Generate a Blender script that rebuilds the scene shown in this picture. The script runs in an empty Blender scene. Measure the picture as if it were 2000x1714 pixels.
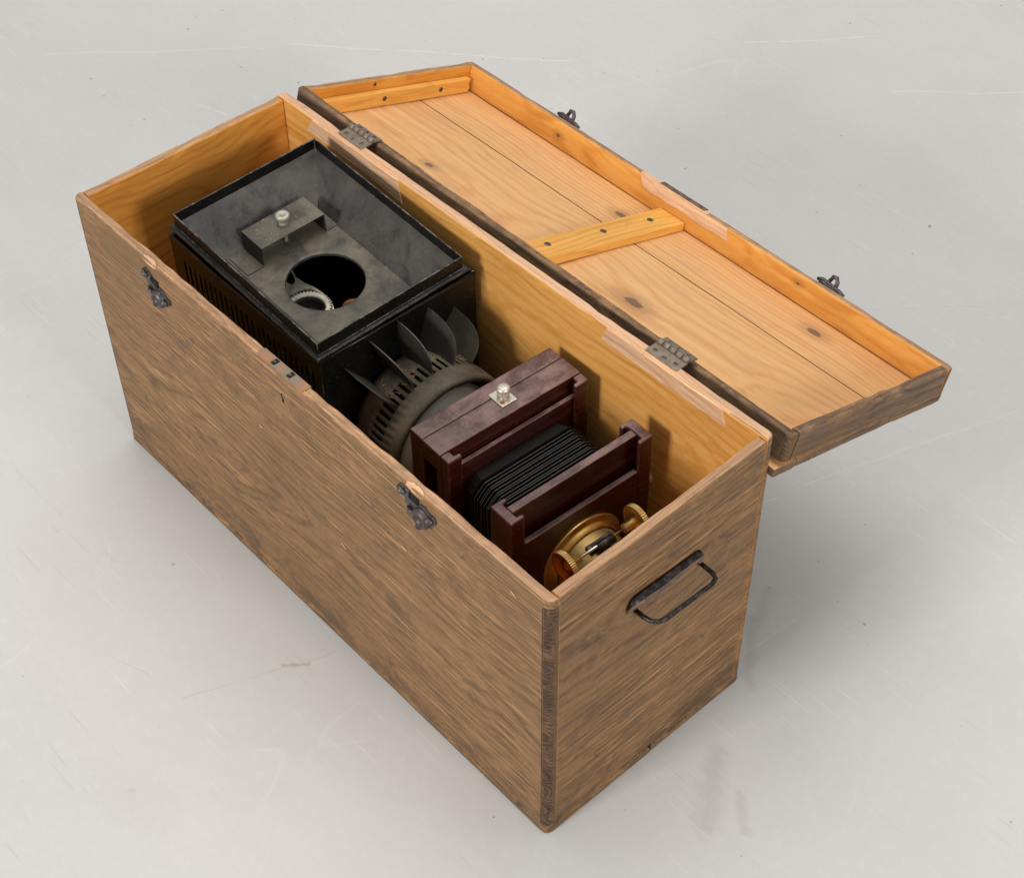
import bpy, bmesh, math, random
from mathutils import Vector, Matrix, noise as mnoise
R = math.radians
random.seed(7)
sc = bpy.context.scene
COL = sc.collection

# ------------------------------------------------------------------ camera
cam_d = bpy.data.cameras.new("camera")
cam = bpy.data.objects.new("camera", cam_d); COL.objects.link(cam)
cam.location = (1.56847, -0.68295, 1.69916)
cam.rotation_euler = (0.759285, 0.008510, 0.835887)
cam_d.sensor_width = 36.0
cam_d.lens = 3287.684 / 2000.0 * 36.0
cam_d.clip_start = 0.05; cam_d.clip_end = 100
sc.camera = cam
# ------------------------------------------------------------------ light
world = bpy.data.worlds.new("World"); sc.world = world; world.use_nodes = True
bg = world.node_tree.nodes["Background"]
bg.inputs[0].default_value = (0.985, 0.99, 1.0, 1); bg.inputs[1].default_value = 0.41

def area(name, loc, target, size, watts, col=(1, 0.985, 0.96)):
    d = bpy.data.lights.new(name, 'AREA'); d.shape = 'SQUARE'; d.size = size
    d.energy = watts; d.color = col
    o = bpy.data.objects.new(name, d); COL.objects.link(o)
    o.location = loc
    o.rotation_euler = (Vector(target) - Vector(loc)).to_track_quat('-Z', 'Y').to_euler()
    return o
area("softbox_right", (6.6, 0.0, 3.1), (0.4, 0.16, 0.3), 1.4, 165)
area("softbox_left", (0.3, -6.0, 3.1), (0.45, 0.2, 0.3), 1.4, 275)
area("softbox_top", (-0.3, 1.1, 4.6), (0.2, 0.6, 0.0), 3.6, 118)
sc.view_settings.view_transform = 'Standard'
sc.view_settings.look = 'None'
sc.view_settings.exposure = 0.07
sc.view_settings.gamma = 1.0
sc.view_settings.use_curve_mapping = False
sc.render.engine = 'CYCLES'

# ------------------------------------------------------------------ materials
def srgb(r, g, b):
    f = lambda c: (c / 255 / 12.92) if c / 255 <= 0.04045 else ((c / 255 + 0.055) / 1.055) ** 2.4
    return (f(r), f(g), f(b), 1)

class NT:
    def __init__(s, name):
        s.m = bpy.data.materials.new(name); s.m.use_nodes = True
        s.t = s.m.node_tree; s.n = s.t.nodes; s.l = s.t.links
        s.b = s.n["Principled BSDF"]
    def put(s, sock, v):
        if hasattr(v, 'is_output'): s.l.new(v, sock)
        elif isinstance(v, (tuple, list)) and sock.type == 'RGBA' and len(v) == 3: sock.default_value = (*v, 1)
        else: sock.default_value = v
    def coord(s, loc=(0, 0, 0), rot=(0, 0, 0), scl=(1, 1, 1)):
        c = s.n.new('ShaderNodeTexCoord'); m = s.n.new('ShaderNodeMapping')
        s.l.new(c.outputs['Object'], m.inputs[0])
        m.inputs[1].default_value = loc; m.inputs[2].default_value = rot; m.inputs[3].default_value = scl
        return m.outputs[0]
    def map(s, v, loc=(0, 0, 0), rot=(0, 0, 0), scl=(1, 1, 1)):
        m = s.n.new('ShaderNodeMapping'); s.l.new(v, m.inputs[0])
        m.inputs[1].default_value = loc; m.inputs[2].default_value = rot; m.inputs[3].default_value = scl
        return m.outputs[0]
    def noise(s, v, scale=1, detail=4, rough=0.55, dist=0):
        n = s.n.new('ShaderNodeTexNoise'); s.l.new(v, n.inputs['Vector'])
        n.inputs['Scale'].default_value = scale; n.inputs['Detail'].default_value = detail
        n.inputs['Roughness'].default_value = rough; n.inputs['Distortion'].default_value = dist
        return n.outputs[0]
    def rings(s, v, scale, dist=2, detail=2, dscale=1.0):
        n = s.n.new('ShaderNodeTexWave'); n.wave_type = 'RINGS'; n.rings_direction = 'X'; n.wave_profile = 'SAW'
        s.l.new(v, n.inputs['Vector']); n.inputs['Scale'].default_value = scale
        n.inputs['Distortion'].default_value = dist; n.inputs['Detail'].default_value = detail
        n.inputs['Detail Scale'].default_value = dscale
        return n.outputs['Fac']
    def math(s, op, a, b=None, c=None, clamp=False):
        n = s.n.new('ShaderNodeMath'); n.operation = op; n.use_clamp = clamp
        for i, x in enumerate((a, b, c)):
            if x is not None: s.put(n.inputs[i], x)
        return n.outputs[0]
    def vmath(s, op, a, b=None):
        n = s.n.new('ShaderNodeVectorMath'); n.operation = op
        s.put(n.inputs[0], a)
        if b is not None: s.put(n.inputs[1], b)
        return n.outputs['Value'] if op in ('DOT_PRODUCT', 'LENGTH', 'DISTANCE') else n.outputs[0]
    def ramp(s, f, stops, interp='LINEAR'):
        n = s.n.new('ShaderNodeValToRGB'); s.l.new(f, n.inputs[0]); e = n.color_ramp.elements
        n.color_ramp.interpolation = interp
        while len(e) < len(stops): e.new(0.5)
        for i, (p, c) in enumerate(stops):
            e[i].position = p; e[i].color = c if len(c) == 4 else (*c, 1)
        return n.outputs[0]
    def step(s, f, a, b):
        n = s.n.new('ShaderNodeMapRange'); n.interpolation_type = 'SMOOTHSTEP'; s.put(n.inputs[0], f)
        n.inputs[1].default_value = a; n.inputs[2].default_value = b
        n.inputs[3].default_value = 0; n.inputs[4].default_value = 1
        return n.outputs[0]
    def mix(s, f, a, b, mode='MIX'):
        n = s.n.new('ShaderNodeMix'); n.data_type = 'RGBA'; n.blend_type = mode
        s.put(n.inputs[0], f); s.put(n.inputs[6], a); s.put(n.inputs[7], b)
        return n.outputs[2]
    def edge(s, radius, lo=0.02, hi=0.2):
        b = s.n.new('ShaderNodeBevel'); b.samples = 3; b.inputs[0].default_value = radius
        g = s.n.new('ShaderNodeNewGeometry')
        d = s.vmath('DOT_PRODUCT', b.outputs[0], g.outputs['Normal'])
        return s.step(s.math('SUBTRACT', 1.0, d), lo, hi)
    def up(s, lo=0.5, hi=0.95):
        g = s.n.new('ShaderNodeNewGeometry'); x = s.n.new('ShaderNodeSeparateXYZ')
        s.l.new(g.outputs['Normal'], x.inputs[0])
        return s.step(x.outputs[2], lo, hi)
    def bump(s, h, strength=0.3, dist=0.001):
        n = s.n.new('ShaderNodeBump'); s.put(n.inputs['Height'], h)
        n.inputs['Strength'].default_value = strength; n.inputs['Distance'].default_value = dist
        s.l.new(n.outputs[0], s.b.inputs['Normal'])
    def out(s, color=None, rough=None, metal=None, **kw):
        if color is not None: s.put(s.b.inputs['Base Color'], color)
        if rough is not None: s.put(s.b.inputs['Roughness'], rough)
        if metal is not None: s.put(s.b.inputs['Metallic'], metal)
        for k, v in kw.items(): s.put(s.b.inputs[k.replace('_', ' ')], v)
        return s.m

AX = {'x': (0, 0, 0), 'y': (0, 0, R(90)), 'z': (0, R(90), 0)}
def segdist(t, P, a, b):
    """distance from P (xy) to segment a-b"""
    pa = t.vmath('SUBTRACT', P, (a[0], a[1], a[2] if len(a) > 2 else 0))
    ba = (b[0] - a[0], b[1] - a[1], (b[2] - a[2]) if len(a) > 2 else 0)
    l2 = sum(q * q for q in ba)
    h = t.math('DIVIDE', t.vmath('DOT_PRODUCT', pa, ba), l2, clamp=True)
    n = t.n.new('ShaderNodeVectorMath'); n.operation = 'SCALE'
    n.inputs[0].default_value = ba; t.l.new(h, n.inputs['Scale'])
    return t.vmath('LENGTH', t.vmath('SUBTRACT', pa, n.outputs[0])), h

def wood(name, axis, dark, mid, light, off=(0, 0.12, -0.2), rs=20, streak=120, rough=0.6, mott=0.4,
         wear=None, wear_amt=0.6, scratch=None, dirt=None, knots=(), gain=(0.28, 0.72), bump=0.25, wobble=1.0, spec=0.4, contrast=1.0, patchy=None, fleck=None, grime=False):
    t = NT(name)
    v0 = t.coord(rot=AX[axis])
    v = t.map(v0, loc=off)
    nw = t.n.new('ShaderNodeTexNoise'); t.l.new(t.map(v, scl=(3.2, 3.0, 3.0)), nw.inputs['Vector'])
    nw.inputs['Scale'].default_value = 1; nw.inputs['Detail'].default_value = 3.5; nw.inputs['Roughness'].default_value = 0.42
    wv = t.vmath('MULTIPLY', t.vmath('SUBTRACT', nw.outputs['Color'], (0.5, 0.5, 0.5)), (0, 0.06 * wobble, 0.06 * wobble))
    vw = t.vmath('ADD', v, wv)
    vr = t.map(vw, scl=(0.12, 1, 1))
    w = t.n.new('ShaderNodeTexWave'); w.wave_type = 'RINGS'; w.rings_direction = 'X'; w.wave_profile = 'SIN'
    t.l.new(vr, w.inputs['Vector']); w.inputs['Scale'].default_value = rs; w.inputs['Distortion'].default_value = 2.2
    w.inputs['Detail'].default_value = 2; w.inputs['Detail Scale'].default_value = 2.2
    rg = t.math('POWER', w.outputs['Fac'], 3.0)
    st = t.noise(t.map(vw, scl=(2.4, streak * 1.9, streak * 1.9)), 1, 4, 0.6)
    st2 = t.noise(t.map(vw, scl=(7, streak * 4.5, streak * 4.5)), 1, 3, 0.6)
    f = t.math('ADD', t.math('MULTIPLY', rg, gain[0]), t.math('MULTIPLY', st, gain[1]))
    f = t.math('ADD', f, t.math('MULTIPLY', t.math('SUBTRACT', st2, 0.5), 0.4))
    h = 0.30 / contrast
    c = t.ramp(f, [(max(0, 0.5 - h), light), (0.5, mid), (min(1, 0.5 + h), dark)])
    mo = t.noise(t.map(v, scl=(4, 10, 10)), 1, 6, 0.66, 0.4)
    c = t.mix(t.math('MULTIPLY', t.step(mo, 0.42, 0.70), mott), c, dark)
    if patchy:
        pn = t.noise(t.map(v0, loc=(4, 1, 2), scl=(13, 19, 19)), 1, 9, 0.74, 0.7)
        c = t.mix(t.math('MULTIPLY', t.step(pn, 0.50, 0.60), 0.6), c, patchy[0])
        pm = t.noise(t.map(v0, loc=(7, 3, 5), scl=(9, 14, 14)), 1, 9, 0.74, 0.7)
        c = t.mix(t.math('MULTIPLY', t.step(pm, 0.51, 0.64), 0.5), c, patchy[1])
        for k in range(2):
            cn = t.math('ABSOLUTE', t.math('SUBTRACT', t.noise(t.map(v0, loc=(k * 3 + 1, 5 - k, k)), 19 + 9 * k, 2.5, 0.55), 0.5))
            cg = t.step(pn if k else pm, 0.47, 0.56)
            c = t.mix(t.math('MULTIPLY', t.math('MULTIPLY', t.math('SUBTRACT', 1.0, t.step(cn, 0.002, 0.008)), cg), 0.2), c, srgb(176, 134, 94))
        gr = t.noise(v0, 420, 3, 0.65)
        c = t.mix(t.math('MULTIPLY', t.step(gr, 0.5, 0.75), 0.35), c, patchy[1])
    if dirt:
        dn = t.noise(t.map(v, scl=(14, 40, 40)), 1, 6, 0.72, 0.3)
        c = t.mix(t.math('MULTIPLY', t.step(dn, 0.52, 0.68), 0.5), c, dirt)
    if fleck:
        fn = t.noise(t.map(vw, loc=(3, 2, 1), scl=(11, 230, 230)), 1, 2, 0.5)
        c = t.mix(t.math('MULTIPLY', t.step(fn, 0.64, 0.74), 0.38), c, fleck[0])
        fd = t.noise(t.map(vw, loc=(1, 6, 4), scl=(9, 210, 210)), 1, 2, 0.5)
        c = t.mix(t.math('MULTIPLY', t.step(fd, 0.62, 0.74), 0.38), c, fleck[1])
    if scratch:
        for k, (ang, sx, sy, th) in enumerate(((0.03, 16, 420, 0.62), (0.55, 13, 330, 0.645), (-0.45, 16, 300, 0.645))):
            sn = t.noise(t.map(v0, loc=(k * 3.1, 0, 0), rot=(0, ang, ang), scl=(sx, sy, sy)), 1, 2, 0.45)
            gate = t.step(mo if k == 0 else nw.outputs['Fac'], 0.42, 0.56)
            c = t.mix(t.math('MULTIPLY', t.math('MULTIPLY', t.step(sn, th - 0.02, th + 0.03), gate), 0.7), c, scratch)
    if grime:
        gz = t.n.new('ShaderNodeSeparateXYZ'); t.l.new(v0, gz.inputs[0])
        gm = t.noise(t.map(v0, loc=(2, 9, 4), scl=(16, 24, 24)), 1, 7, 0.72, 0.6)
        gk = t.step(t.math('SUBTRACT', t.math('ADD', gm, 0.06), t.math('MULTIPLY', gz.outputs[2], 3.2)), 0.40, 0.56)
        c = t.mix(t.math('MULTIPLY', gk, 0.5), c, srgb(72, 57, 45))
        g2 = t.noise(t.map(v0, loc=(5, 3, 8), scl=(30, 34, 34)), 1, 6, 0.7, 0.4)
        c = t.mix(t.math('MULTIPLY', t.step(g2, 0.60, 0.68), 0.5), c, srgb(74, 58, 47))
        g3 = t.noise(t.map(v0, loc=(1, 8, 3), scl=(24, 30, 30)), 1, 7, 0.74, 0.4)
        c = t.mix(t.math('MULTIPLY', t.step(g3, 0.58, 0.68), 0.4), c, srgb(166, 124, 84))
    if knots:
        kn = t.math('SUBTRACT', t.noise(v0, 160, 3), 0.5)
        cc = t.n.new('ShaderNodeTexCoord')
    for (kx, ky, kz, kr, kc) in knots:
        d = t.vmath('LENGTH', t.vmath('MULTIPLY', t.vmath('SUBTRACT', cc.outputs['Object'], (kx, ky, kz)), (0.6, 1, 1)))
        d = t.math('ADD', d, t.math('MULTIPLY', kn, kr * 0.7))
        c = t.mix(t.math('MULTIPLY', t.math('SUBTRACT', 1.0, t.step(d, kr * 0.7, kr)), 0.8), c, kc)
        c = t.mix(t.math('MULTIPLY', t.math('SUBTRACT', 1.0, t.step(d, kr, kr * 3.2)), 0.3), c, kc)
    if wear:
        e = t.edge(0.0035, 0.01, 0.14)
        en = t.step(t.noise(v0, 55, 4, 0.6), 0.36, 0.62)
        c = t.mix(t.math('MULTIPLY', t.math('MULTIPLY', e, en), wear_amt), c, wear)
    t.bump(t.math('ADD', f, t.math('MULTIPLY', st2, 0.6)), bump, 0.0008)
    rr = t.math('ADD', rough - 0.08, t.math('MULTIPLY', st, 0.16))
    return t.out(c, rr, 0.0, Specular_IOR_Level=spec)

EXT = dict(dark=srgb(86, 65, 45), mid=srgb(122, 92, 61), light=srgb(142, 110, 76), wear=srgb(206, 158, 108),
           scratch=srgb(180, 134, 90), dirt=srgb(84, 66, 54), rough=0.66, mott=0.22, spec=0.3, bump=0.4, contrast=0.9, grime=True, patchy=(srgb(144, 108, 75), srgb(98, 74, 58)), gain=(0.30, 0.70), fleck=(srgb(172, 128, 86), srgb(72, 56, 45)))
M = {}
M['ext_x'] = wood('weathered_wood_long', 'x', off=(0.3, 0.13, -0.19), rs=58, streak=95, **EXT)
M['ext_y'] = wood('weathered_wood_end', 'y', off=(0.3, -0.73, -0.30), rs=50, streak=85, wobble=1.3,
                  **{**EXT, 'mid': srgb(120, 90, 59), 'dark': srgb(82, 61, 41), 'light': srgb(140, 108, 74)})
M['ext_lid'] = wood('weathered_wood_lid', 'x', off=(2.3, 0.2, 0.1), rs=55, streak=90, **{**EXT, 'mid': srgb(122, 96, 72), 'light': srgb(148, 120, 92)})
M['ext_lid_y'] = wood('weathered_wood_lid_end', 'y', off=(2.9, -0.7, 0.1), rs=50, streak=90, **{**EXT, 'mid': srgb(122, 98, 76), 'light': srgb(148, 122, 96)})
INT = dict(rough=0.42, bump=0.07, gain=(0.21, 0.79), contrast=0.85, dirt=srgb(200, 134, 62))
M['int_x'] = wood('shellac_pine_long', 'x', srgb(188, 122, 54), srgb(218, 157, 80), srgb(231, 178, 104), off=(0.7, -0.20, -0.33), rs=46, streak=70, mott=0.3, **INT)
M['int_y'] = wood('shellac_pine_end', 'y', srgb(182, 108, 38), srgb(218, 148, 62), srgb(232, 172, 86), off=(0.2, 0.10, -0.33), rs=44, streak=70, mott=0.3, wobble=1.3, **INT)
M['int_lid'] = wood('shellac_pine_lid', 'x', srgb(186, 114, 44), srgb(216, 149, 66), srgb(232, 174, 92), off=(0.9, -0.22, 0.02), rs=46, streak=65, mott=0.25,
                    knots=((0.2, 0.309, -0.02, 0.0035, srgb(80, 40, 20)), (0.63, 0.309, -0.012, 0.003, srgb(90, 45, 20))), **INT)
M['int_lid_y'] = wood('shellac_pine_lid_end', 'y', srgb(180, 104, 34), srgb(214, 142, 54), srgb(232, 170, 80), off=(0.4, 0.1, 0.02), rs=44, streak=65, mott=0.35, **INT)
M['batten'] = wood('shellac_pine_batten', 'y', srgb(202, 136, 56), srgb(228, 164, 74), srgb(238, 184, 98), off=(0.6, -0.35, 0.1), rs=50, streak=70, mott=0.12, **INT)
KN = srgb(104, 78, 64)
M['plank'] = wood('bare_pine_plank', 'x', srgb(198, 142, 90), srgb(221, 167, 108), srgb(231, 183, 128), off=(0.1, -0.10, 0.18),
                  rs=44, streak=60, rough=0.55, mott=0.3, gain=(0.22, 0.78), bump=0.1, dirt=srgb(204, 152, 112),
                  knots=((0.547, 0.103, -0.038, 0.009, KN), (0.182, 0.092, -0.038, 0.005, KN), (0.694, 0.277, -0.038, 0.007, KN), (0.38, 0.256, -0.038, 0.006, KN)))
M['raw'] = wood('raw_cut_wood', 'x', srgb(190, 142, 102), srgb(216, 172, 134), srgb(230, 192, 158), rs=60, streak=90, rough=0.75, mott=0.3, bump=0.25,
                dirt=srgb(196, 146, 92), scratch=srgb(240, 212, 180), gain=(0.15, 0.85))
RIM = dict(dark=srgb(118, 90, 68), mid=srgb(156, 120, 90), light=srgb(184, 146, 112), wear=srgb(222, 176, 128), wear_amt=0.8,
           rough=0.7, mott=0.3, dirt=srgb(120, 98, 80), bump=0.3, streak=80, rs=60, spec=0.3, gain=(0.12, 0.88), fleck=(srgb(206, 164, 122), srgb(104, 80, 62)))
M['rim_x'] = wood('worn_rim_long', 'x', **RIM)
M['rim_y'] = wood('worn_rim_end', 'y', **{**RIM, 'mid': srgb(160, 122, 90)})
M['rim_back'] = wood('worn_rim_back', 'x', **{**RIM, 'mid': srgb(204, 162, 128), 'light': srgb(222, 184, 150), 'dark': srgb(176, 134, 102), 'dirt': srgb(176, 140, 112)})
def endgrain():
    t = NT('dark_end_grain'); v = t.coord()
    x = t.n.new('ShaderNodeSeparateXYZ'); t.l.new(v, x.inputs[0])
    zz = t.math('DIVIDE', t.math('ADD', x.outputs[2], t.math('MULTIPLY', t.math('SUBTRACT', t.noise(v, 30, 2), 0.5), 0.01)), 0.037)
    cell = t.math('FLOOR', zz); fr = t.math('SUBTRACT', t.math('FRACT', zz), 0.5)
    jit = t.math('SUBTRACT', t.math('FRACT', t.math('MULTIPLY', t.math('SINE', t.math('MULTIPLY', cell, 12.9898)), 437.585)), 0.5)
    cmb = t.n.new('ShaderNodeCombineXYZ')
    t.put(cmb.inputs[0], cell)
    t.put(cmb.inputs[1], t.math('ADD', t.math('MULTIPLY', x.outputs[1], 1.0), t.math('MULTIPLY', jit, 0.03)))
    t.put(cmb.inputs[2], t.math('MULTIPLY', t.math('ADD', fr, t.math('MULTIPLY', jit, 0.8)), 0.037))
    nn = t.n.new('ShaderNodeTexNoise'); t.l.new(v, nn.inputs['Vector']); nn.inputs['Scale'].default_value = 60; nn.inputs['Detail'].default_value = 3
    vv = t.vmath('ADD', cmb.outputs[0], t.vmath('MULTIPLY', t.vmath('SUBTRACT', nn.outputs['Color'], (.5, .5, .5)), (0, .012, .012)))
    d = t.n.new('ShaderNodeTexWave'); d.wave_type = 'RINGS'; d.rings_direction = 'X'; t.l.new(vv, d.inputs['Vector'])
    d.inputs['Scale'].default_value = 60; d.inputs['Distortion'].default_value = 3.0; d.inputs['Detail'].default_value = 2
    m = t.noise(t.map(v, scl=(1, 40, 22)), 1, 6, 0.7)
    f = t.math('ADD', t.math('MULTIPLY', d.outputs['Fac'], 0.22), t.math('MULTIPLY', m, 0.9))
    c = t.ramp(f, [(0.3, srgb(118, 92, 68)), (0.55, srgb(80, 62, 48)), (0.8, srgb(44, 36, 32))])
    bl = t.step(t.math('ADD', x.outputs[1], t.math('MULTIPLY', t.math('SUBTRACT', t.noise(t.map(v, scl=(1, 60, 90)), 1, 5, 0.7), 0.5), 0.022)), 0.003, 0.013)
    c = t.mix(t.math('MULTIPLY', bl, 0.8), c, srgb(112, 86, 60))
    wn = t.noise(t.map(v, scl=(60, 60, 26)), 1, 5, 0.7)
    c = t.mix(t.math('MULTIPLY', t.step(wn, 0.54, 0.66), 0.6), c, srgb(128, 96, 68))
    t.bump(f, 0.5, 0.001)
    return t.out(c, 0.75, 0.0, Specular_IOR_Level=0.2)
M['endgrain'] = endgrain()

def enamel(name, base, rough=0.35, chips=0.8, chipc=srgb(150, 148, 140), dust=None, dust_amt=0.6, blot=None, speck=0.4, chip_at=0.50, chip_r=0.0013):
    t = NT(name); v = t.coord()
    n1 = t.noise(v, 22, 6, 0.62, 0.4)
    c = t.mix(t.step(n1, 0.35, 0.7), base, tuple(min(1, q * 1.5 + 0.0015) for q in base[:3]) + (1,))
    if blot: c = t.mix(t.step(t.noise(t.map(v, loc=(3, 1, 2)), 34, 5, 0.6, 0.5), 0.52, 0.64), c, blot)
    if dust:
        dn = t.step(t.noise(t.map(v, loc=(5, 2, 7)), 14, 7, 0.68, 0.3), 0.3, 0.68)
        c = t.mix(t.math('MULTIPLY', t.math('MULTIPLY', t.up(0.2, 0.8), dn), dust_amt), c, dust)
        sp = t.step(t.noise(v, 420, 2, 0.5), 0.65, 0.72)
        c = t.mix(t.math('MULTIPLY', sp, speck), c, srgb(190, 182, 165))
    if blot: c = t.mix(t.math('MULTIPLY', t.step(t.noise(t.map(v, loc=(8, 6, 2)), 30, 5, 0.6, 0.6), 0.56, 0.68), 0.5), c, blot)
    if chips:
        e = t.math('MULTIPLY', t.edge(chip_r, 0.03, 0.2), t.math('ADD', 0.08, t.math('MULTIPLY', t.step(t.noise(v, 60, 5, 0.7), chip_at, chip_at + 0.12), 0.85)))
        sc_ = t.math('MULTIPLY', t.step(t.noise(v, 150, 3, 0.5), 0.735, 0.77), 0.5)
        k = t.math('MAXIMUM', e, sc_)
        c = t.mix(t.math('MULTIPLY', k, chips), c, chipc)
    r = t.math('ADD', rough, t.math('MULTIPLY', n1, 0.25))
    t.bump(n1, 0.12, 0.001)
    return t.out(c, r, 0.0, Specular_IOR_Level=0.38)
M['enamel'] = enamel('black_enamel', srgb(7, 7, 7), 0.24, dust=srgb(80, 75, 66), dust_amt=0.3, speck=0.1)
M['enamel_worn'] = enamel('chipped_black_enamel', srgb(8, 8, 8), 0.22, chips=0.9, chipc=srgb(168, 166, 158), dust=srgb(80, 75, 66), dust_amt=0.2, speck=0.12, chip_at=0.45, chip_r=0.002)
M['tray_in'] = enamel('dusty_grey_paint', srgb(48, 46, 44), 0.36, chips=0.45, dust=srgb(122, 113, 94), dust_amt=0.9, blot=srgb(36, 37, 42), speck=0.16)
M['tray_side'] = enamel('dusty_blue_grey_paint', srgb(47, 46, 46), 0.28, chips=0.5, dust=srgb(106, 100, 88), dust_amt=0.85, blot=srgb(30, 31, 36), speck=0.14)
M['bracket'] = enamel('dusty_dark_bracket', srgb(50, 47, 43), 0.5, chips=0.2, dust=srgb(112, 104, 90), dust_amt=0.85)
M['cone'] = enamel('dusty_olive_paint', srgb(60, 55, 46), 0.55, chips=0.12, dust=srgb(114, 104, 86), dust_amt=0.9, speck=0.15)
M['fin'] = enamel('fin_paint', srgb(42, 39, 34), 0.45, chips=0.4, dust=srgb(98, 92, 78), dust_amt=0.6, speck=0.12)
M['soot'] = NT('soot_black').out(srgb(10, 9, 8), 0.8)

def metal(name, base, rough, dirt=None, met=1.0, damt=0.6, sc_=40):
    t = NT(name); v = t.coord()
    n = t.noise(v, sc_, 5, 0.62, 0.3); c = base; mm = met
    if dirt:
        k = t.math('MULTIPLY', t.step(n, 0.42, 0.64), damt)
        c = t.mix(k, base, dirt); mm = t.math('MULTIPLY', t.math('SUBTRACT', 1.0, t.math('MULTIPLY', k, 0.7)), met)
    t.bump(n, 0.15, 0.0006)
    return t.out(c, t.math('ADD', rough, t.math('MULTIPLY', n, 0.2)), mm)
M['iron'] = metal('old_iron', srgb(92, 88, 90), 0.36, srgb(70, 50, 40), 0.85)
M['iron_black'] = metal('black_iron', srgb(40, 38, 38), 0.3, srgb(96, 82, 70), 0.7, 0.45, sc_=120)
M['hinge'] = metal('rusty_hinge_steel', srgb(140, 128, 114), 0.5, srgb(112, 78, 58), 0.7, sc_=90)
M['rust'] = metal('rusty_plate', srgb(128, 100, 80), 0.5, srgb(76, 58, 48), 0.35, 0.8, sc_=60)
M['lock'] = metal('lock_plate_steel', srgb(134, 120, 104), 0.5, srgb(164, 112, 74), 0.5, 0.8, sc_=35)
M['screw'] = metal('screw_steel', srgb(120, 112, 104), 0.45, srgb(70, 52, 42), 0.8, sc_=200)
M['nickel'] = metal('nickel', srgb(212, 206, 192), 0.2, srgb(150, 140, 120), 1.0, 0.4, sc_=120)
M['nickel_dull'] = metal('dull_nickel', srgb(206, 200, 186), 0.34, srgb(150, 142, 124), 0.75, 0.6, sc_=140)
M['knob_grey'] = metal('grey_knob_metal', srgb(176, 170, 154), 0.45, srgb(120, 112, 98), 0.6, 0.5, sc_=90)
M['casting'] = metal('pale_cast_metal', srgb(226, 218, 198), 0.5, srgb(150, 140, 120), 0.1, 0.5, sc_=90)
M['brass'] = metal('aged_brass', srgb(206, 168, 98), 0.28, srgb(134, 106, 62), 1.0, 0.7, sc_=30)
M['brass_dull'] = metal('dull_brass', srgb(196, 164, 104), 0.4, srgb(140, 114, 70), 0.85, 0.6, sc_=45)
M['brass_red'] = metal('red_lacquered_brass', srgb(196, 118, 44), 0.18, srgb(150, 80, 30), 1.0, 0.5, sc_=20)
M['steel'] = metal('bright_steel_rod', srgb(214, 210, 204), 0.15, None, 1.0)
M['copper'] = metal('dull_copper', srgb(150, 92, 66), 0.45, srgb(90, 56, 40), 0.8)

def mahogany():
    t = NT('mahogany'); v = t.coord(rot=AX['y'])
    st = t.noise(t.map(v, scl=(7, 170, 170)), 1, 5, 0.6)
    c = t.ramp(st, [(0.3, srgb(34, 10, 8)), (0.55, srgb(60, 19, 14)), (0.8, srgb(92, 37, 24))])
    vo = t.coord()
    dn = t.step(t.noise(t.map(vo, loc=(4, 4, 1), scl=(1, 0.6, 1)), 34, 9, 0.74, 0.3), 0.38, 0.64)
    k = t.math('MULTIPLY', t.up(0.6, 0.95), t.math('ADD', 0.16, t.math('MULTIPLY', dn, 0.72)))
    c = t.mix(k, c, srgb(132, 106, 100))
    e = t.math('MULTIPLY', t.edge(0.003, 0.02, 0.18), t.step(t.noise(vo, 60, 4), 0.36, 0.56))
    c = t.mix(t.math('MULTIPLY', e, 0.5), c, srgb(132, 104, 98))
    sp = t.step(t.noise(vo, 330, 2), 0.72, 0.76)
    c = t.mix(t.math('MULTIPLY', sp, 0.4), c, srgb(176, 150, 140))
    t.bump(st, 0.06, 0.0005)
    return t.out(c, t.math('ADD', 0.26, t.math('MULTIPLY', k, 0.5)), 0.0, Specular_IOR_Level=0.5)
M['mahog'] = mahogany()
def leather():
    t = NT('bellows_leather'); v = t.coord(); n = t.noise(v, 300, 4)
    c = t.mix(t.step(n, 0.4, 0.7), srgb(15, 15, 14), srgb(25, 25, 23))
    t.bump(n, 0.2, 0.0005); return t.out(c, 0.5, 0)
M['leather'] = leather()
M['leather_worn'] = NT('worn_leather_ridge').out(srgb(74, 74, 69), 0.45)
M['dark_slot'] = NT('dark_recess').out(srgb(14, 12, 10), 0.9)
M['lens_sheen'] = NT('condenser_glass_painted_sheen').out((0.74, 0.79, 0.82, 1), 0.05, 0.0, IOR=1.6, Specular_IOR_Level=0.8)  # opaque pale colour paints in the softbox reflection on the glass
M['glass'] = NT('lens_glass').out((0.9, 0.94, 0.95, 1), 0.03, 0.0, Transmission_Weight=0.72, IOR=1.52)
M['straw'] = NT('straw').out(srgb(178, 128, 62), 0.7)

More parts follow.
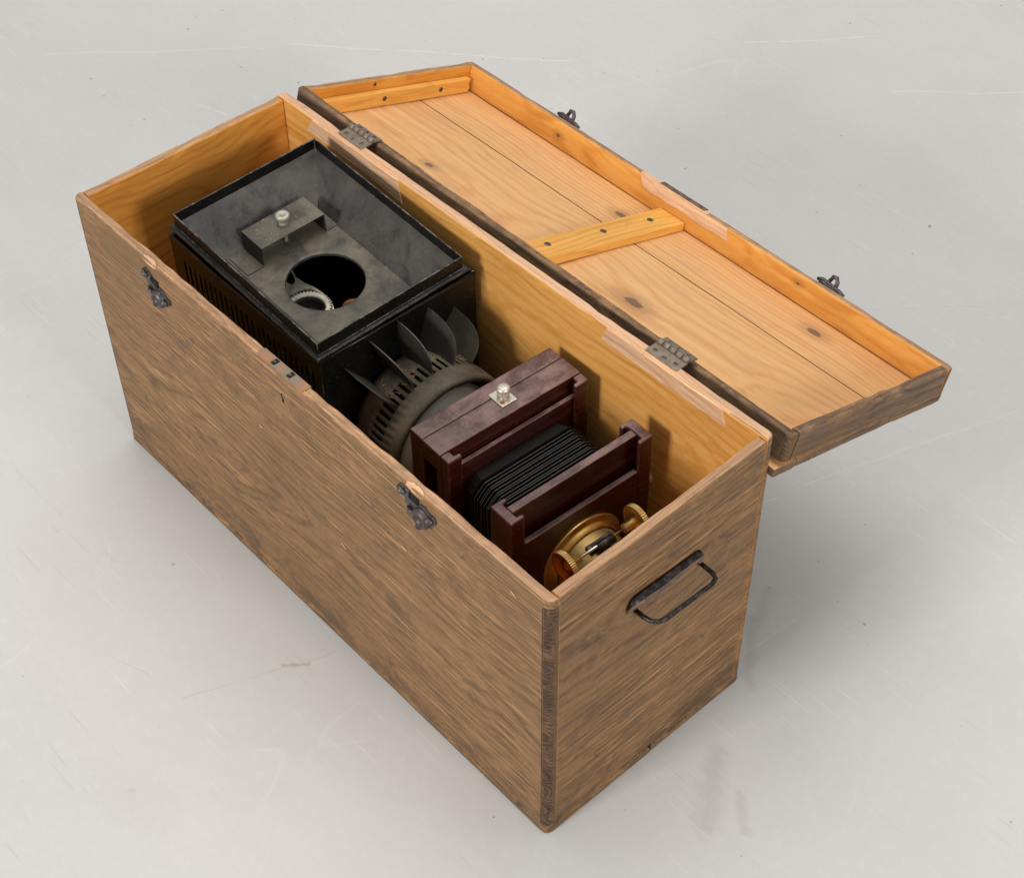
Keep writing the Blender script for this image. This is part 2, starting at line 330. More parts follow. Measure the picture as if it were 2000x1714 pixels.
def floor_mat():
    t = NT('painted_concrete'); v = t.coord()
    base = t.noise(v, 2.1, 5, 0.55)
    c = t.ramp(base, [(0.3, srgb(190, 188, 184)), (0.7, srgb(198, 196, 192))])
    m2 = t.noise(t.map(v, loc=(3, 3, 0), scl=(5, 9, 1)), 1, 6, 0.65, 0.8)
    c = t.mix(t.math('MULTIPLY', t.step(m2, 0.5, 0.72), 0.18), c, srgb(180, 178, 173))
    m3 = t.noise(v, 75, 5, 0.6)
    c = t.mix(t.math('MULTIPLY', t.step(m3, 0.48, 0.75), 0.16), c, srgb(214, 214, 211))
    m4 = t.noise(v, 480, 3, 0.6)
    c = t.mix(t.math('MULTIPLY', t.step(m4, 0.5, 0.7), 0.10), c, srgb(168, 167, 164))
    # hair scratches: contour lines of slow noise, broken into pieces
    for k, (sc1, w, amt, colr, g) in enumerate(((0.9, 0.0011, 0.12, srgb(226, 225, 220), 0.58), (1.3, 0.0012, 0.12, srgb(226, 225, 220), 0.54),
                                                (1.1, 0.0010, 0.12, srgb(158, 155, 150), 0.60), (2.0, 0.0016, 0.12, srgb(222, 221, 216), 0.58), (1.6, 0.0015, 0.12, srgb(224, 223, 218), 0.57))):
        vv = t.map(v, loc=(k * 7.3, k * 3.1, 0), rot=(0, 0, k * 1.1), scl=(1, 0.35 if k % 2 else 0.6, 1))
        n = t.math('ABSOLUTE', t.math('SUBTRACT', t.noise(vv, sc1 * 2, 1, 0.3), 0.5))
        line = t.math('SUBTRACT', 1.0, t.step(n, w * 0.3, w))
        gate = t.step(t.noise(t.map(v, loc=(k * 2.7, 9, 0)), 3.3, 3), g, g + 0.06)
        c = t.mix(t.math('MULTIPLY', t.math('MULTIPLY', line, gate), amt), c, colr)
    for k in range(3):
        hn = t.noise(t.map(v, loc=(k * 4.1, k, 0), rot=(0, 0, 0.5 + k * 1.0), scl=(9, 420, 1)), 1, 1, 0.3)
        c = t.mix(t.math('MULTIPLY', t.math('MULTIPLY', t.step(hn, 0.70, 0.74), t.step(t.noise(t.map(v, loc=(k * 5.0, 3, 0)), 4, 2), 0.5, 0.62)), 0.35), c, srgb(224, 223, 219) if k < 2 else srgb(160, 157, 152))
    warp = t.n.new('ShaderNodeTexNoise'); t.l.new(v, warp.inputs['Vector']); warp.inputs['Scale'].default_value = 5
    P = t.vmath('ADD', v, t.vmath('MULTIPLY', t.vmath('SUBTRACT', warp.outputs['Color'], (0.5, 0.5, 0.5)), (0.03, 0.03, 0)))
    LT, DK = srgb(229, 228, 224), srgb(142, 139, 134)
    marks = [((-0.903, 0.41), (-0.649, 0.709), .0022, .45, LT), ((-0.637, 0.746), (-0.24, 1.091), .003, .5, LT), ((-0.075, 1.351), (0.072, 1.541), .0025, .5, LT),
             ((-0.245, 1.108), (0.058, 1.166), .0016, .35, LT), ((0.414, -0.204), (0.491, 0.012), .0009, .55, DK), ((0.481, 0.899), (0.67, 1.141), .0009, .5, DK),
             ((0.675, 0.549), (0.804, 0.952), .0011, .5, LT), ((0.832, 0.329), (0.835, 0.449), .0010, .6, LT), ((-0.075, -0.15), (0.062, -0.153), .0009, .4, DK),
             ((-0.6, 0.521), (-0.525, 0.547), .0018, .5, LT), ((0.553, 0.771), (0.503, 0.943), .0012, .5, LT), ((0.288, -0.233), (0.358, -0.211), .0009, .5, DK),
             ((0.221, -0.339), (0.214, -0.276), .0012, .4, LT), ((0.193, 1.421), (0.346, 1.591), .0022, .45, LT)]
    gn = t.step(t.noise(v, 40, 3), 0.3, 0.55)
    for a, b, w, amt, colr in marks:
        d, h = segdist(t, P, a, b)
        k = t.math('SUBTRACT', 1.0, t.step(d, w * 0.3, w))
        k = t.math('MULTIPLY', k, gn)
        c = t.mix(t.math('MULTIPLY', k, amt * 0.55), c, colr)
    smear = [((0.90, 0.225), (0.965, 0.14), .024, .26, srgb(150, 144, 132)), ((0.87, 0.33), (0.80, 0.40), .012, .3, srgb(156, 150, 140)),
             ((0.96, 0.20), (1.0, 0.17), .012, .3, srgb(158, 152, 140)), ((0.48, -0.315), (0.483, -0.311), .006, .35, srgb(170, 164, 148)),
             ((0.472, -0.053), (0.455, -0.08), .004, .55, srgb(150, 146, 128)), ((0.78, 0.45), (0.81, 0.40), .014, .25, srgb(160, 155, 146))]
    sn_ = t.math('SUBTRACT', t.noise(t.map(v, scl=(40, 90, 1)), 1, 4), 0.5)
    for a, b, w, amt, colr in smear:
        d, h = segdist(t, P, a, b)
        d = t.math('ADD', d, t.math('MULTIPLY', sn_, w * 1.4))
        c = t.mix(t.math('MULTIPLY', t.math('SUBTRACT', 1.0, t.step(d, 0, w)), amt), c, colr)
    sp = t.step(t.noise(v, 85, 1, 0.3), 0.80, 0.82)
    c = t.mix(t.math('MULTIPLY', sp, 0.6), c, srgb(120, 116, 110))
    t.bump(m3, 0.05, 0.001)
    return t.out(c, t.math('ADD', 0.48, t.math('MULTIPLY', base, 0.2)), 0.0, Specular_IOR_Level=0.3)
M['floor'] = floor_mat()

# ------------------------------------------------------------------ mesh helpers
class MB:
    def __init__(s, T=None): s.v = []; s.f = []; s.m = []; s.T = T; s.sm = []
    def add(s, vs, fs, mi=0, smooth=False):
        o = len(s.v); s.v += [Vector(p) for p in vs]
        for k, f in enumerate(fs):
            s.f.append([o + i for i in f]); s.m.append(mi if isinstance(mi, int) else mi[k]); s.sm.append(smooth)
        return s
    def box(s, x0, x1, y0, y1, z0, z1, mi=0):
        return s.add([(x, y, z) for z in (z0, z1) for y in (y0, y1) for x in (x0, x1)],
                     [(0, 2, 3, 1), (4, 5, 7, 6), (0, 1, 5, 4), (2, 6, 7, 3), (0, 4, 6, 2), (1, 3, 7, 5)], mi)
    def prism(s, poly, ax, a0, a1, mi=0, smooth=False):
        """poly: 2-D points in the two other axes (cyclic order), extruded along ax"""
        def P(p, a):
            return {'x': (a, p[0], p[1]), 'y': (p[0], a, p[1]), 'z': (p[0], p[1], a)}[ax]
        n = len(poly)
        vs = [P(p, a0) for p in poly] + [P(p, a1) for p in poly]
        fs = [(i, (i + 1) % n, n + (i + 1) % n, n + i) for i in range(n)]
        s.add(vs, fs, mi, smooth)
        o = len(s.v) - 2 * n
        s.f += [[o + i for i in range(n)][::-1], [o + n + i for i in range(n)]]; s.m += [mi, mi]; s.sm += [False, False]
        return s
    def lathe(s, prof, ax, c, n=40, mi=0, cap=(False, False), smooth=True, ang=(0, 360)):
        """prof: (a, r) along axis ax; c: centre in the two other axes"""
        full = abs(ang[1] - ang[0] - 360) < 1e-6
        m = n if full else n + 1
        vs = []
        for a, r in prof:
            for i in range(m):
                q = R(ang[0] + (ang[1] - ang[0]) * i / n)
                p = (c[0] + r * math.cos(q), c[1] + r * math.sin(q))
                vs.append({'x': (a, p[0], p[1]), 'y': (p[0], a, p[1]), 'z': (p[0], p[1], a)}[ax])
        fs = []
        for j in range(len(prof) - 1):
            for i in range(n):
                i2 = (i + 1) % m
                fs.append((j * m + i, j * m + i2, (j + 1) * m + i2, (j + 1) * m + i))
        if cap[0]: fs.append(tuple(range(m))[::-1])
        if cap[1]: fs.append(tuple((len(prof) - 1) * m + i for i in range(m)))
        return s.add(vs, fs, mi, smooth)
    def tube(s, pts, r, n=10, mi=0, caps=True):
        pts = [Vector(p) for p in pts]; vs = []; up = Vector((0.13, 0.21, 0.97))
        rr = r if isinstance(r, (list, tuple)) else [r] * len(pts)
        for k, p in enumerate(pts):
            d = (pts[min(k + 1, len(pts) - 1)] - pts[max(k - 1, 0)]).normalized()
            a = d.cross(up).normalized(); b = d.cross(a)
            for i in range(n):
                q = 2 * math.pi * i / n
                vs.append(p + (a * math.cos(q) + b * math.sin(q)) * rr[k])
        fs = []
        for j in range(len(pts) - 1):
            for i in range(n):
                fs.append((j * n + i, j * n + (i + 1) % n, (j + 1) * n + (i + 1) % n, (j + 1) * n + i))
        if caps: fs += [tuple(range(n))[::-1], tuple((len(pts) - 1) * n + i for i in range(n))]
        return s.add(vs, fs, mi, True)
    def build(s, name, mats, parent=None, bevel=0, seg=2, solid=0, keep=True, angle=35, sub=0, fix=True, local=False):
        vs = [s.T @ p for p in s.v] if s.T else s.v
        me = bpy.data.meshes.new(name); me.from_pydata([tuple(p) for p in vs], [], s.f)
        mats = mats if isinstance(mats, (list, tuple)) else [mats]
        for q in mats: me.materials.append(M[q])
        for p, mi, sm in zip(me.polygons, s.m, s.sm): p.material_index = mi; p.use_smooth = sm
        if fix:
            bm = bmesh.new(); bm.from_mesh(me); bmesh.ops.recalc_face_normals(bm, faces=bm.faces); bm.to_mesh(me); bm.free()
        me.update()
        o = bpy.data.objects.new(name, me); COL.objects.link(o)
        if parent:
            o.parent = parent
            if not local: o.matrix_parent_inverse = wmat(parent).inverted()
        if solid:
            md = o.modifiers.new('solidify', 'SOLIDIFY'); md.thickness = solid; md.offset = 0
        if bevel:
            md = o.modifiers.new('bevel', 'BEVEL'); md.width = bevel; md.segments = seg; md.limit_method = 'ANGLE'; md.angle_limit = R(angle)
            md.harden_normals = False
        return o
def wmat(o):
    m = Matrix.LocRotScale(o.location, o.rotation_euler, o.scale)
    return (wmat(o.parent) @ o.matrix_parent_inverse @ m) if o.parent else m
def empty(name, loc, label=None, cat=None, parent=None):
    o = bpy.data.objects.new(name, None); COL.objects.link(o); o.location = loc
    if label: o['label'] = label; o['category'] = cat
    if parent: o.parent = parent
    return o

L, W, H, TH = 0.85, 0.322, 0.425, 0.013
def warp(p):                                     # the far right corner stands a little proud
    if p.z > 0.2:
        p.z += 0.007 * max(0, min(1, p.x / L)) * max(0, min(1, p.y / W)) * (p.z - 0.2) / (H - 0.2)
    return p
def nz(p, s=30): return mnoise.noise(Vector(p) * s)

def slab(poly, z0, z1, matfn, bev=0.0025, jit=0.0006, step=0.018, do_warp=True, zs=6):
    """vertical board from a plan outline, worn top edge; matfn(normal, point) -> slot"""
    pts = []
    n = len(poly)
    for i in range(n):
        a, b = Vector(poly[i]), Vector(poly[(i + 1) % n]); k = max(1, int((b - a).length / step))
        for j in range(k): pts.append(a + (b - a) * j / k)
    n = len(pts)
    area2 = sum(pts[i].x * pts[(i + 1) % n].y - pts[(i + 1) % n].x * pts[i].y for i in range(n))
    if area2 < 0: pts.reverse()
    nor = []
    for i in range(n):
        d1 = (pts[i] - pts[i - 1]).normalized(); d2 = (pts[(i + 1) % n] - pts[i]).normalized()
        t = d1 + d2
        t = t.normalized() if t.length > 1e-6 else d1
        nor.append(Vector((t.y, -t.x)))
    rings = [(z0, bev * 0.6), (z0 + bev * 0.6, 0)] + [(z0 + (z1 - z0) * k / zs, 0) for k in range(1, zs)] + ([(z1 - .0115, 0)] if z1 - z0 > .2 else []) + \
            [(z1 - bev, 0), (z1 - bev * 0.35, bev * 0.35), (z1, bev)]
    mb = MB(); vs = []
    for k, (z, ins) in enumerate(rings):
        for i, p in enumerate(pts):
            q = p - nor[i] * ins
            zz = z
            if k >= len(rings) - 3:
                w = nz((q.x, q.y, 3.3), 55) + 0.5 * nz((q.x, q.y, 8.3), 140)
                q = q - nor[i] * max(0, w) * jit * 2.2; zz += jit * nz((q.x, q.y, 1.1), 18) - jit * max(0, w) * 1.2
            v = Vector((q.x, q.y, zz))
            vs.append(warp(v) if do_warp else v)
    fs = []; mi = []
    for k in range(len(rings) - 1):
        for i in range(n):
            j = (i + 1) % n
            f = (k * n + i, k * n + j, (k + 1) * n + j, (k + 1) * n + i); fs.append(f)
            e1 = vs[f[1]] - vs[f[0]]; e2 = vs[f[3]] - vs[f[0]]; nn = e1.cross(e2)
            nn = nn.normalized() if nn.length else Vector((0, 0, 1))
            if k >= len(rings) - 2: nn = Vector((nn.x * .5, nn.y * .5, 0.9))
            mi.append(matfn(nn, (vs[f[0]] + vs[f[2]]) / 2))
    fs.append(tuple(range(n))[::-1]); mi.append(matfn(Vector((0, 0, -1)), vs[0]))
    fs.append(tuple((len(rings) - 1) * n + i for i in range(n))); mi.append(matfn(Vector((0, 0, 1)), vs[-1]))
    mb.add(vs, fs, mi)
    return mb

def rounded(x0, x1, y0, y1, r, corners, n=6):
    """plan rectangle, corners: set among 'll','lr','ur','ul' to be rounded"""
    out = []
    for key, cx, cy, a0 in (('ll', x0 + r, y0 + r, 180), ('lr', x1 - r, y0 + r, 270), ('ur', x1 - r, y1 - r, 0), ('ul', x0 + r, y1 - r, 90)):
        if key in corners:
            for k in range(n + 1):
                q = R(a0 + 90 * k / n); out.append((cx + r * math.cos(q), cy + r * math.sin(q)))
        else:
            out.append({'ll': (x0, y0), 'lr': (x1, y0), 'ur': (x1, y1), 'ul': (x0, y1)}[key])
    return out

# ------------------------------------------------------------------ floor
fl = MB(); fl.add([(-9, -9, 0), (9, -9, 0), (9, 9, 0), (-9, 9, 0)], [(0, 1, 2, 3)])
floor = fl.build('floor', 'floor', fix=False); floor['kind'] = 'structure'

# ------------------------------------------------------------------ chest
chest = empty('wooden_chest', (L / 2, W / 2, 0), 'long weathered brown wooden transport chest standing open on the grey floor, lid folded back', 'chest')
ZB = 0.0125
# bottom: two boards, seam under the end
for (x0, x1, y0, y1) in ((-0.0008, L + 0.0008, -0.0008, 0.166), (-0.0006, L + 0.0002, 0.1675, W + 0.0006)):
    cr = {'ll', 'lr'} if y0 < 0.1 else {'ul', 'ur'}
    slab(rounded(x0, x1, y0, y1, 0.009, cr), 0.0, ZB, lambda n, p: 1 if abs(n.x) > abs(n.y) and abs(n.z) < .6 else 0, 0.0026, 0.0022, do_warp=False, zs=2).build('bottom_board', ['ext_x', 'ext_y'], chest)

def fm_front(n, p):
    if n.z > 0.6: return 2
    if n.y > 0.5: return 1
    return 3 if (p.x > L - 0.0095 or p.x < 0.0095) and p.z < H - .0118 else 0
slab(rounded(0, L, 0, TH, 0.0085, {'ll', 'lr'}), ZB + 0.0016, H, fm_front, 0.0028, 0.0011).build('front_board', ['ext_x', 'int_x', 'rim_x', 'endgrain'], chest)
def fm_back(n, p):
    if n.z > 0.6: return 2 if p.x < 0.8 else 4
    if n.y < -0.5: return 1
    if p.x > L - 0.0095: return 5
    return 3 if p.x < 0.0095 else 0
slab(rounded(0, L, W - TH, W, 0.0085, {'ul', 'ur'}), ZB + 0.0016, H, fm_back, 0.0022, 0.0008).build('back_board', ['ext_x', 'int_x', 'rim_back', 'endgrain', 'rim_x', 'ext_y'], chest)
def fm_end(sgn):
    def f(n, p):
        if n.z > 0.6: return 2
        return 0 if n.x * sgn > 0.5 else 1
    return f
for (x0, x1, sg) in ((0.0006, TH, -1), (L - TH, L - 0.0006, 1)):
    slab([(x0, TH + 0.0008), (x1, TH + 0.0008), (x1, W - TH - 0.0008), (x0, W - TH - 0.0008)], ZB + 0.0016, H - 0.0012, fm_end(sg), 0.0024, 0.0009).build('end_board', ['ext_y', 'int_y', 'rim_y'], chest)

# open joint where the front board meets its end grain
for xx in (L - 0.0096,):
    pts = [(xx + .0003 * nz((0, 0, z_), 60), -.0001, z_) for z_ in [0.016 + (H - .03) * k / 30 for k in range(31)]]
    mb = MB(); mb.tube(pts, [.00035 + .00035 * abs(nz((3, 1, p[2]), 40)) for p in pts], 6); mb.build('open_joint', 'dark_slot', chest)
# raw-wood patches let into the inner edge of the back board
def patch(name, pts, th, y, mat='raw'):
    mb = MB(); mb.prism([(a, b) for a, b in pts], 'y', y, y + th)
    mb.v = [warp(q) for q in mb.v]
    return mb.build(name, mat, chest, bevel=0.0006)
YI = W - TH
bump_edge = [(0.794 - (0.794 - 0.604) * k / 14, 0.4025 + 0.0022 * nz((k, 0, 5), 0.8)) for k in range(15)]
patch('edge_patch', [(0.612, 0.4238), (0.786, 0.4238)] + bump_edge, 0.004, YI - 0.0010)
patch('edge_patch', [(0.075, 0.4232), (0.246, 0.4232), (0.252, 0.390), (0.166, 0.3975), (0.06, 0.400)], 0.004, YI - 0.0007)
def disc(mb, c, r, th, ax='z', n=16, mi=0):
    a = {'x': 0, 'y': 1, 'z': 2}[ax]; o = [c[i] for i in range(3) if i != a]
    return mb.lathe([(c[a], r), (c[a] + th * 0.6, r), (c[a] + th, r * 0.8)], ax, o, n, mi, (True, True), False)
def screw_mesh(c, r=0.0032, ax='z', slot=0.6, mat='screw', name='screw', parent=None, local=False, sg=1):
    mb = MB(); disc(mb, c, r, 0.0007 * sg, ax)
    ca, sa = math.cos(slot), math.sin(slot); w, l = r * 0.16, r * 0.78
    q = [(-l, -w), (l, -w), (l, w), (-l, w)]; q = [(a * ca - b * sa, a * sa + b * ca) for a, b in q]
    a = {'x': 0, 'y': 1, 'z': 2}[ax]; oth = [i for i in range(3) if i != a]
    vs = []
    for p in q:
        v = [0, 0, 0]; v[a] = c[a] + 0.00085 * sg; v[oth[0]] = c[oth[0]] + p[0]; v[oth[1]] = c[oth[1]] + p[1]; vs.append(v)
    mb.add(vs, [(0, 1, 2, 3)], 1)
    return mb.build(name, [mat, 'dark_slot'], parent, local=local, fix=False)

# hinges
PY, PZ = W + 0.0115, H + 0.0025
for hx, hole in ((0.122, 0), (0.667, 1)):
    dz = 0.007 * hx / L
    hw = 0.047
    mb = MB(); mb.box(hx, hx + hw, W - 0.0085, PY - 0.002, H + dz - 0.0012, H + dz + 0.0013)
    hg = mb.build('hinge', 'hinge', chest, bevel=0.0005)
    for k in range(5):
        a = hx + hw * k / 5 + 0.0005; b = hx + hw * (k + 1) / 5 - 0.0005
        mb = MB(); mb.lathe([(a, 0.0026), (a + 0.0006, 0.0036), (b - 0.0006, 0.0036), (b, 0.0026)], 'x', (PY, PZ + dz), 16, 0, (True, True))
        mb.build('knuckle', 'hinge', hg)
    ca, sa = math.cos(R(18)), math.sin(R(18))
    mb = MB(); y0, z0 = PY + 0.002, PZ + dz - 0.0005
    mb.add([(hx + e, y0 + q * ca + t * sa, z0 - q * sa + t * ca) for t in (-0.0022, 0.0) for q in (0, 0.013) for e in (0, hw)],
           [(0, 2, 3, 1), (4, 5, 7, 6), (0, 1, 5, 4), (2, 6, 7, 3), (0, 4, 6, 2), (1, 3, 7, 5)])
    mb.build('leaf', 'hinge', hg, bevel=0.0004)
    for k in range(3):
        screw_mesh((hx + hw * (0.18 + 0.32 * k), W - 0.001 - 0.0022 * (k % 2), H + dz + 0.0012), 0.0030, slot=random.uniform(0, 3), parent=hg)
        screw_mesh((hx + hw * (0.2 + 0.3 * k), PY + 0.0085, PZ + dz - 0.0028), 0.0026, slot=random.uniform(0, 3), parent=hg)

# lock let into the front rim
lx0, lx1 = 0.378, 0.461
mb = MB(); mb.box(lx0, lx1, 0.0006, 0.0124, H - 0.003, H + 0.0010)
lock = mb.build('lock_plate', 'lock', chest, bevel=0.0004)
for cx in (0.404, 0.432):
    mb = MB(); mb.box(cx - 0.0032, cx + 0.0032, 0.0022, 0.0108, H + 0.0010, H + 0.0014); mb.build('bolt_slot', 'dark_slot', lock)
    mb = MB(); mb.box(cx - 0.0030, cx + 0.0010, 0.0055, 0.0072, H + 0.0014, H + 0.0020); mb.build('bolt', 'screw', lock)
mb = MB(); kx, kz = 0.419, 0.390
key = [(kx + 0.0026 * math.cos(R(a)), kz + 0.0026 * math.sin(R(a))) for a in range(-60, 241, 25)] + [(kx - 0.0020, kz - 0.011), (kx + 0.0020, kz - 0.011)]
mb.prism(key, 'y', -0.0004, 0.003); mb.build('keyhole', 'dark_slot', lock)
mb = MB(); mb.prism([(kx + .001, kz + .004), (kx + .0035, kz + .002), (kx + .003, kz - .004), (kx + .0016, kz - .001)], 'y', -0.0007, 0.002); mb.build('keyhole_rim', 'lock', lock)

# clasps on the front board
def clasp(cx, cz, s, tilt):
    ct, st = math.cos(tilt), math.sin(tilt)
    def X(p): return (cx + s * (p[0] * ct - p[1] * st), cz + s * (p[0] * st + p[1] * ct))
    mb = MB()
    body = [(-.030, .013), (-.026, .017), (-.022, .014), (-.019, .016), (-.013, .016), (-.012, .006), (.002, .006), (.004, .012), (.012, .014), (.019, .010),
            (.026, .012), (.030, .006), (.027, -.001), (.021, -.003), (.020, -.010), (.015, -.018), (.009, -.022), (.003, -.018), (-.004, -.012), (-.012, -.010), (-.018, -.004), (-.020, .004), (-.025, .008)]
    mb.prism([X(p) for p in body], 'y', -0.0032, 0.001)
    o = mb.build('clasp', 'iron', chest, bevel=0.0011, seg=2, angle=25)
    mb = MB(); c = X((.011, -.002))
    mb.lathe([(-0.003, .0125 * s), (-0.006, .0128 * s), (-0.0095, .0105 * s), (-0.0105, .0075 * s), (-0.0075, .0055 * s), (-0.006, .0035 * s), (-0.008, .0018 * s), (-0.0085, .0004)], 'y', c, 22, 0, (False, True))
    mb.build('clasp_boss', 'iron', o)
    for a, b, w in (((.017, .004), (.027, .006), .0042), ((.010, -.010), (.009, -.021), .0046), ((-.017, .012), (-.028, .014), .0034), ((.0, -.006), (-.012, -.006), .0030)):
        p, q = X(a), X(b); mb = MB()
        mb.tube([(p[0], -.0045, p[1]), ((p[0] + q[0]) / 2, -.0062, (p[1] + q[1]) / 2), (q[0], -.0036, q[1])], [w * .8 * s, w * s, w * .55 * s], 10)
        mb.build('clasp_leaf', 'iron', o)
    mb = MB(); p = X((-.005, .010)); mb.box(p[0] - .0065, p[0] + .0065, -.0012, .003, p[1] - .0035, p[1] + .0045); mb.build('mortise', 'dark_slot', o)
    for q in ((-.009, -.001), (-.020, .010)):
        p = X(q); screw_mesh((p[0], -.0034, p[1]), .0019, 'y', 0.5, 'iron_black', parent=o, sg=-1)
    mb = MB(); ch = [(p0[0], p0[1]) for p0 in ()]
    return o
clasp(0.173, 0.385, 0.94, R(-24))
clasp(0.653, 0.399, 1.0, R(-6))
# splintered edge above each mortise
for cx in (0.165, 0.648):
    mb = MB(); n = 12
    vs = []; 
    for k in range(n + 1):
        x = cx - .013 + .028 * k / n; d = math.sin(math.pi * k / n) ** 0.7
        vs += [(x, 0.0002 - 0.0004, H - 0.0040 - d * (.0035 + .002 * nz((k, 1, 1), .9))), (x, -0.0001 + 0.0016, H - 0.0012 + .0006), (x, 0.001 + d * (.004 + .0016 * nz((k, 4, 1), 1.1)), H + 0.0004)]
    fs = []
    for k in range(n):
        a = 3 * k; fs += [(a, a + 3, a + 4, a + 1), (a + 1, a + 4, a + 5, a + 2)]
    mb.add(vs, fs); mb.build('splintered_edge', 'rim_back', chest, fix=False)

# carrying handle on the end board
hd = empty('carrying_handle', (L, 0.168, 0.318), parent=chest); hd.location = (L - chest.location.x, 0.168 - chest.location.y, 0.318)
ys = [0.109 + (0.222 - 0.109) * k / 22 for k in range(23)]
mb = MB(); vs = []
prof_n = 11
for k, y in enumerate(ys):
    u = (y - 0.109) / 0.113
    endt = min(1, min(u, 1 - u) / 0.07) ** 0.5
    top = 0.325 + 0.012 * endt - 0.004 * u
    lobe = math.exp(-((u - 0.42) / 0.22) ** 2)
    low = 0.316 - 0.010 * lobe - 0.003 * u
    rid = 0.0062 * endt + 0.0008
    for j in range(prof_n):
        w = j / (prof_n - 1); z = top + (low - top) * w
        h = rid * (math.sin(math.pi * min(1, w / 0.62)) if w < .62 else 0) + 0.0012 + (0.0012 * (w - .6) if w > .6 else 0)
        vs.append((L + h, y, z))
fs = [(k * prof_n + j, (k + 1) * prof_n + j, (k + 1) * prof_n + j + 1, k * prof_n + j + 1) for k in range(len(ys) - 1) for j in range(prof_n - 1)]
mb.add(vs, fs, [1 if j < 2 else 0 for k in range(len(ys) - 1) for j in range(prof_n - 1)], True); mb.build('handle_plate', ['rust', 'iron_black'], hd, solid=0.0014)
zb = 0.312
bail = [(L - 0.001, 0.1215, zb), (L + 0.012, 0.1215, zb), (L + 0.022, 0.1225, zb + .001), (L + 0.029, 0.127, zb + .002), (L + 0.0315, 0.135, zb + .002)] + \
       [(L + 0.0318, 0.135 + (0.205 - 0.135) * k / 5, zb + .002 - .0015 * k / 5) for k in range(1, 5)] + \
       [(L + 0.0315, 0.205, zb), (L + 0.029, 0.213, zb), (L + 0.022, 0.2175, zb - .002), (L + 0.012, 0.2185, zb - .003), (L - 0.001, 0.2185, zb - .003)]
mb = MB(); mb.tube(bail, 0.0028, 12); mb.build('bail', 'iron_black', hd)
for y, z in ((0.126, 0.3275), (0.211, 0.324)):
    mb = MB(); mb.lathe([(L + .004, .0032), (L + .0085, .003), (L + .0098, .0012)], 'x', (y, z), 12, 0, (False, True)); mb.build('rivet', 'rust', hd)

# paint flecks, splinters on chest faces
for (x, z) in ((0.795, 0.396), (0.36, 0.30), (0.50, 0.21), (0.62, 0.31)):
    mb = MB(); a = random.uniform(-1, 1); l = random.uniform(.004, .009)
    mb.tube([(x, -.0006, z), (x + l * .5, -.0012, z + l * .6 * a), (x + l, -.0005, z - l * .5)], .0006, 6); mb.build('splinter', 'raw', chest)

# ------------------------------------------------------------------ lid (own frame: x along, y across, z out of the opening)
lid = empty('lid', (0, 0, 0), parent=chest)
lid.location = (0 - chest.location.x, W + 0.012 - chest.location.y, H)
lid.rotation_euler = (R(-18), 0, R(0.0))
U0, U1, V0, V1, LD, LT = 0.001, 0.858, 0.006, 0.323, -0.037, 0.012
def lm(kind):
    def f(n, p):
        if n.z > .6: return 2
        if kind == 'near':
            return 3 if (p.x < U0 + .008 or p.x > U1 - .008) else (1 if n.y > .5 else 0)
        if kind == 'far': return 1 if n.y < -.5 else (3 if (p.x < U0 + .006 or p.x > U1 - .006) else 0)
        if kind == 'left': return 1 if n.x > .5 else 0
        return 1 if n.x < -.5 else 0
    return f
slab(rounded(U0, U1, V0, V0 + LT, .007, {'ll', 'lr'}), LD, 0, lm('near'), .0025, .001, do_warp=False, zs=3).build('near_side_board', ['ext_lid', 'int_lid', 'ext_lid', 'endgrain'], lid, local=True)
slab(rounded(U0, U1, V1 - LT, V1, .007, {'ul', 'ur'}), LD, 0, lm('far'), .0022, .0009, do_warp=False, zs=3).build('far_side_board', ['ext_lid', 'int_lid', 'rim_x', 'endgrain'], lid, local=True)
slab([(U0 + .0004, V0 + LT + .0006), (U0 + LT, V0 + LT + .0006), (U0 + LT, V1 - LT - .0006), (U0 + .0004, V1 - LT - .0006)], LD, -.0005, lm('left'), .002, .0009, do_warp=False, zs=3).build('end_side_board', ['ext_lid_y', 'int_lid_y', 'rim_y'], lid, local=True)
slab([(U1 - LT, V0 + LT + .0035), (U1 - .0004, V0 + LT + .0035), (U1 - .0004, V1 - LT - .0006), (U1 - LT, V1 - LT - .0006)], LD, -.0005, lm('right'), .002, .0009, do_warp=False, zs=3).build('end_side_board', ['ext_lid_y', 'int_lid_y', 'ext_lid_y'], lid, local=True)
# planks of the top, slightly sprung away near the hinge side
def sag(v): return -0.005 * max(0, 1 - v / 0.17) ** 1.3
for (va, vb) in ((-.001, .0370), (.0385, .2142), (.2161, .3215)):
    mb = MB(); vs = []; ny = 8; nx = 26; zt = LD - .0006; 
    for j in range(ny + 1):
        v = va + (vb - va) * j / ny
        ed = .0006 if j in (0, ny) else 0
        for side in (0, 1):
            for i in range(nx + 1):
                u = U0 + .001 + (U1 - .0015 - U0 - .001) * i / nx
                z = (zt - ed if side == 0 else zt - .0115 + ed * 2) + sag(v) * min(1, i / nx * 1.3) + .0004 * nz((u, v, 2), 7)
                vs.append((u, v + .0005 * nz((u, va if j == 0 else vb, 9), 14), z))
    m = nx + 1; fs = []; mi = []
    I = lambda j, s_, i: (j * 2 + s_) * m + i
    for j in range(ny):
        for i in range(nx):
            fs += [(I(j, 0, i), I(j, 0, i + 1), I(j + 1, 0, i + 1), I(j + 1, 0, i)), (I(j, 1, i), I(j + 1, 1, i), I(j + 1, 1, i + 1), I(j, 1, i + 1))]; mi += [0, 1]
        for i in (0, nx):
            fs.append((I(j, 0, i), I(j + 1, 0, i), I(j + 1, 1, i), I(j, 1, i))); mi.append(2)
    for j in (0, ny):
        for i in range(nx): fs.append((I(j, 0, i), I(j, 1, i), I(j, 1, i + 1), I(j, 0, i + 1))); mi.append(1)
    mb.add(vs, fs, mi); mb.build('plank', ['plank', 'ext_lid', 'ext_lid_y'], lid, local=True)
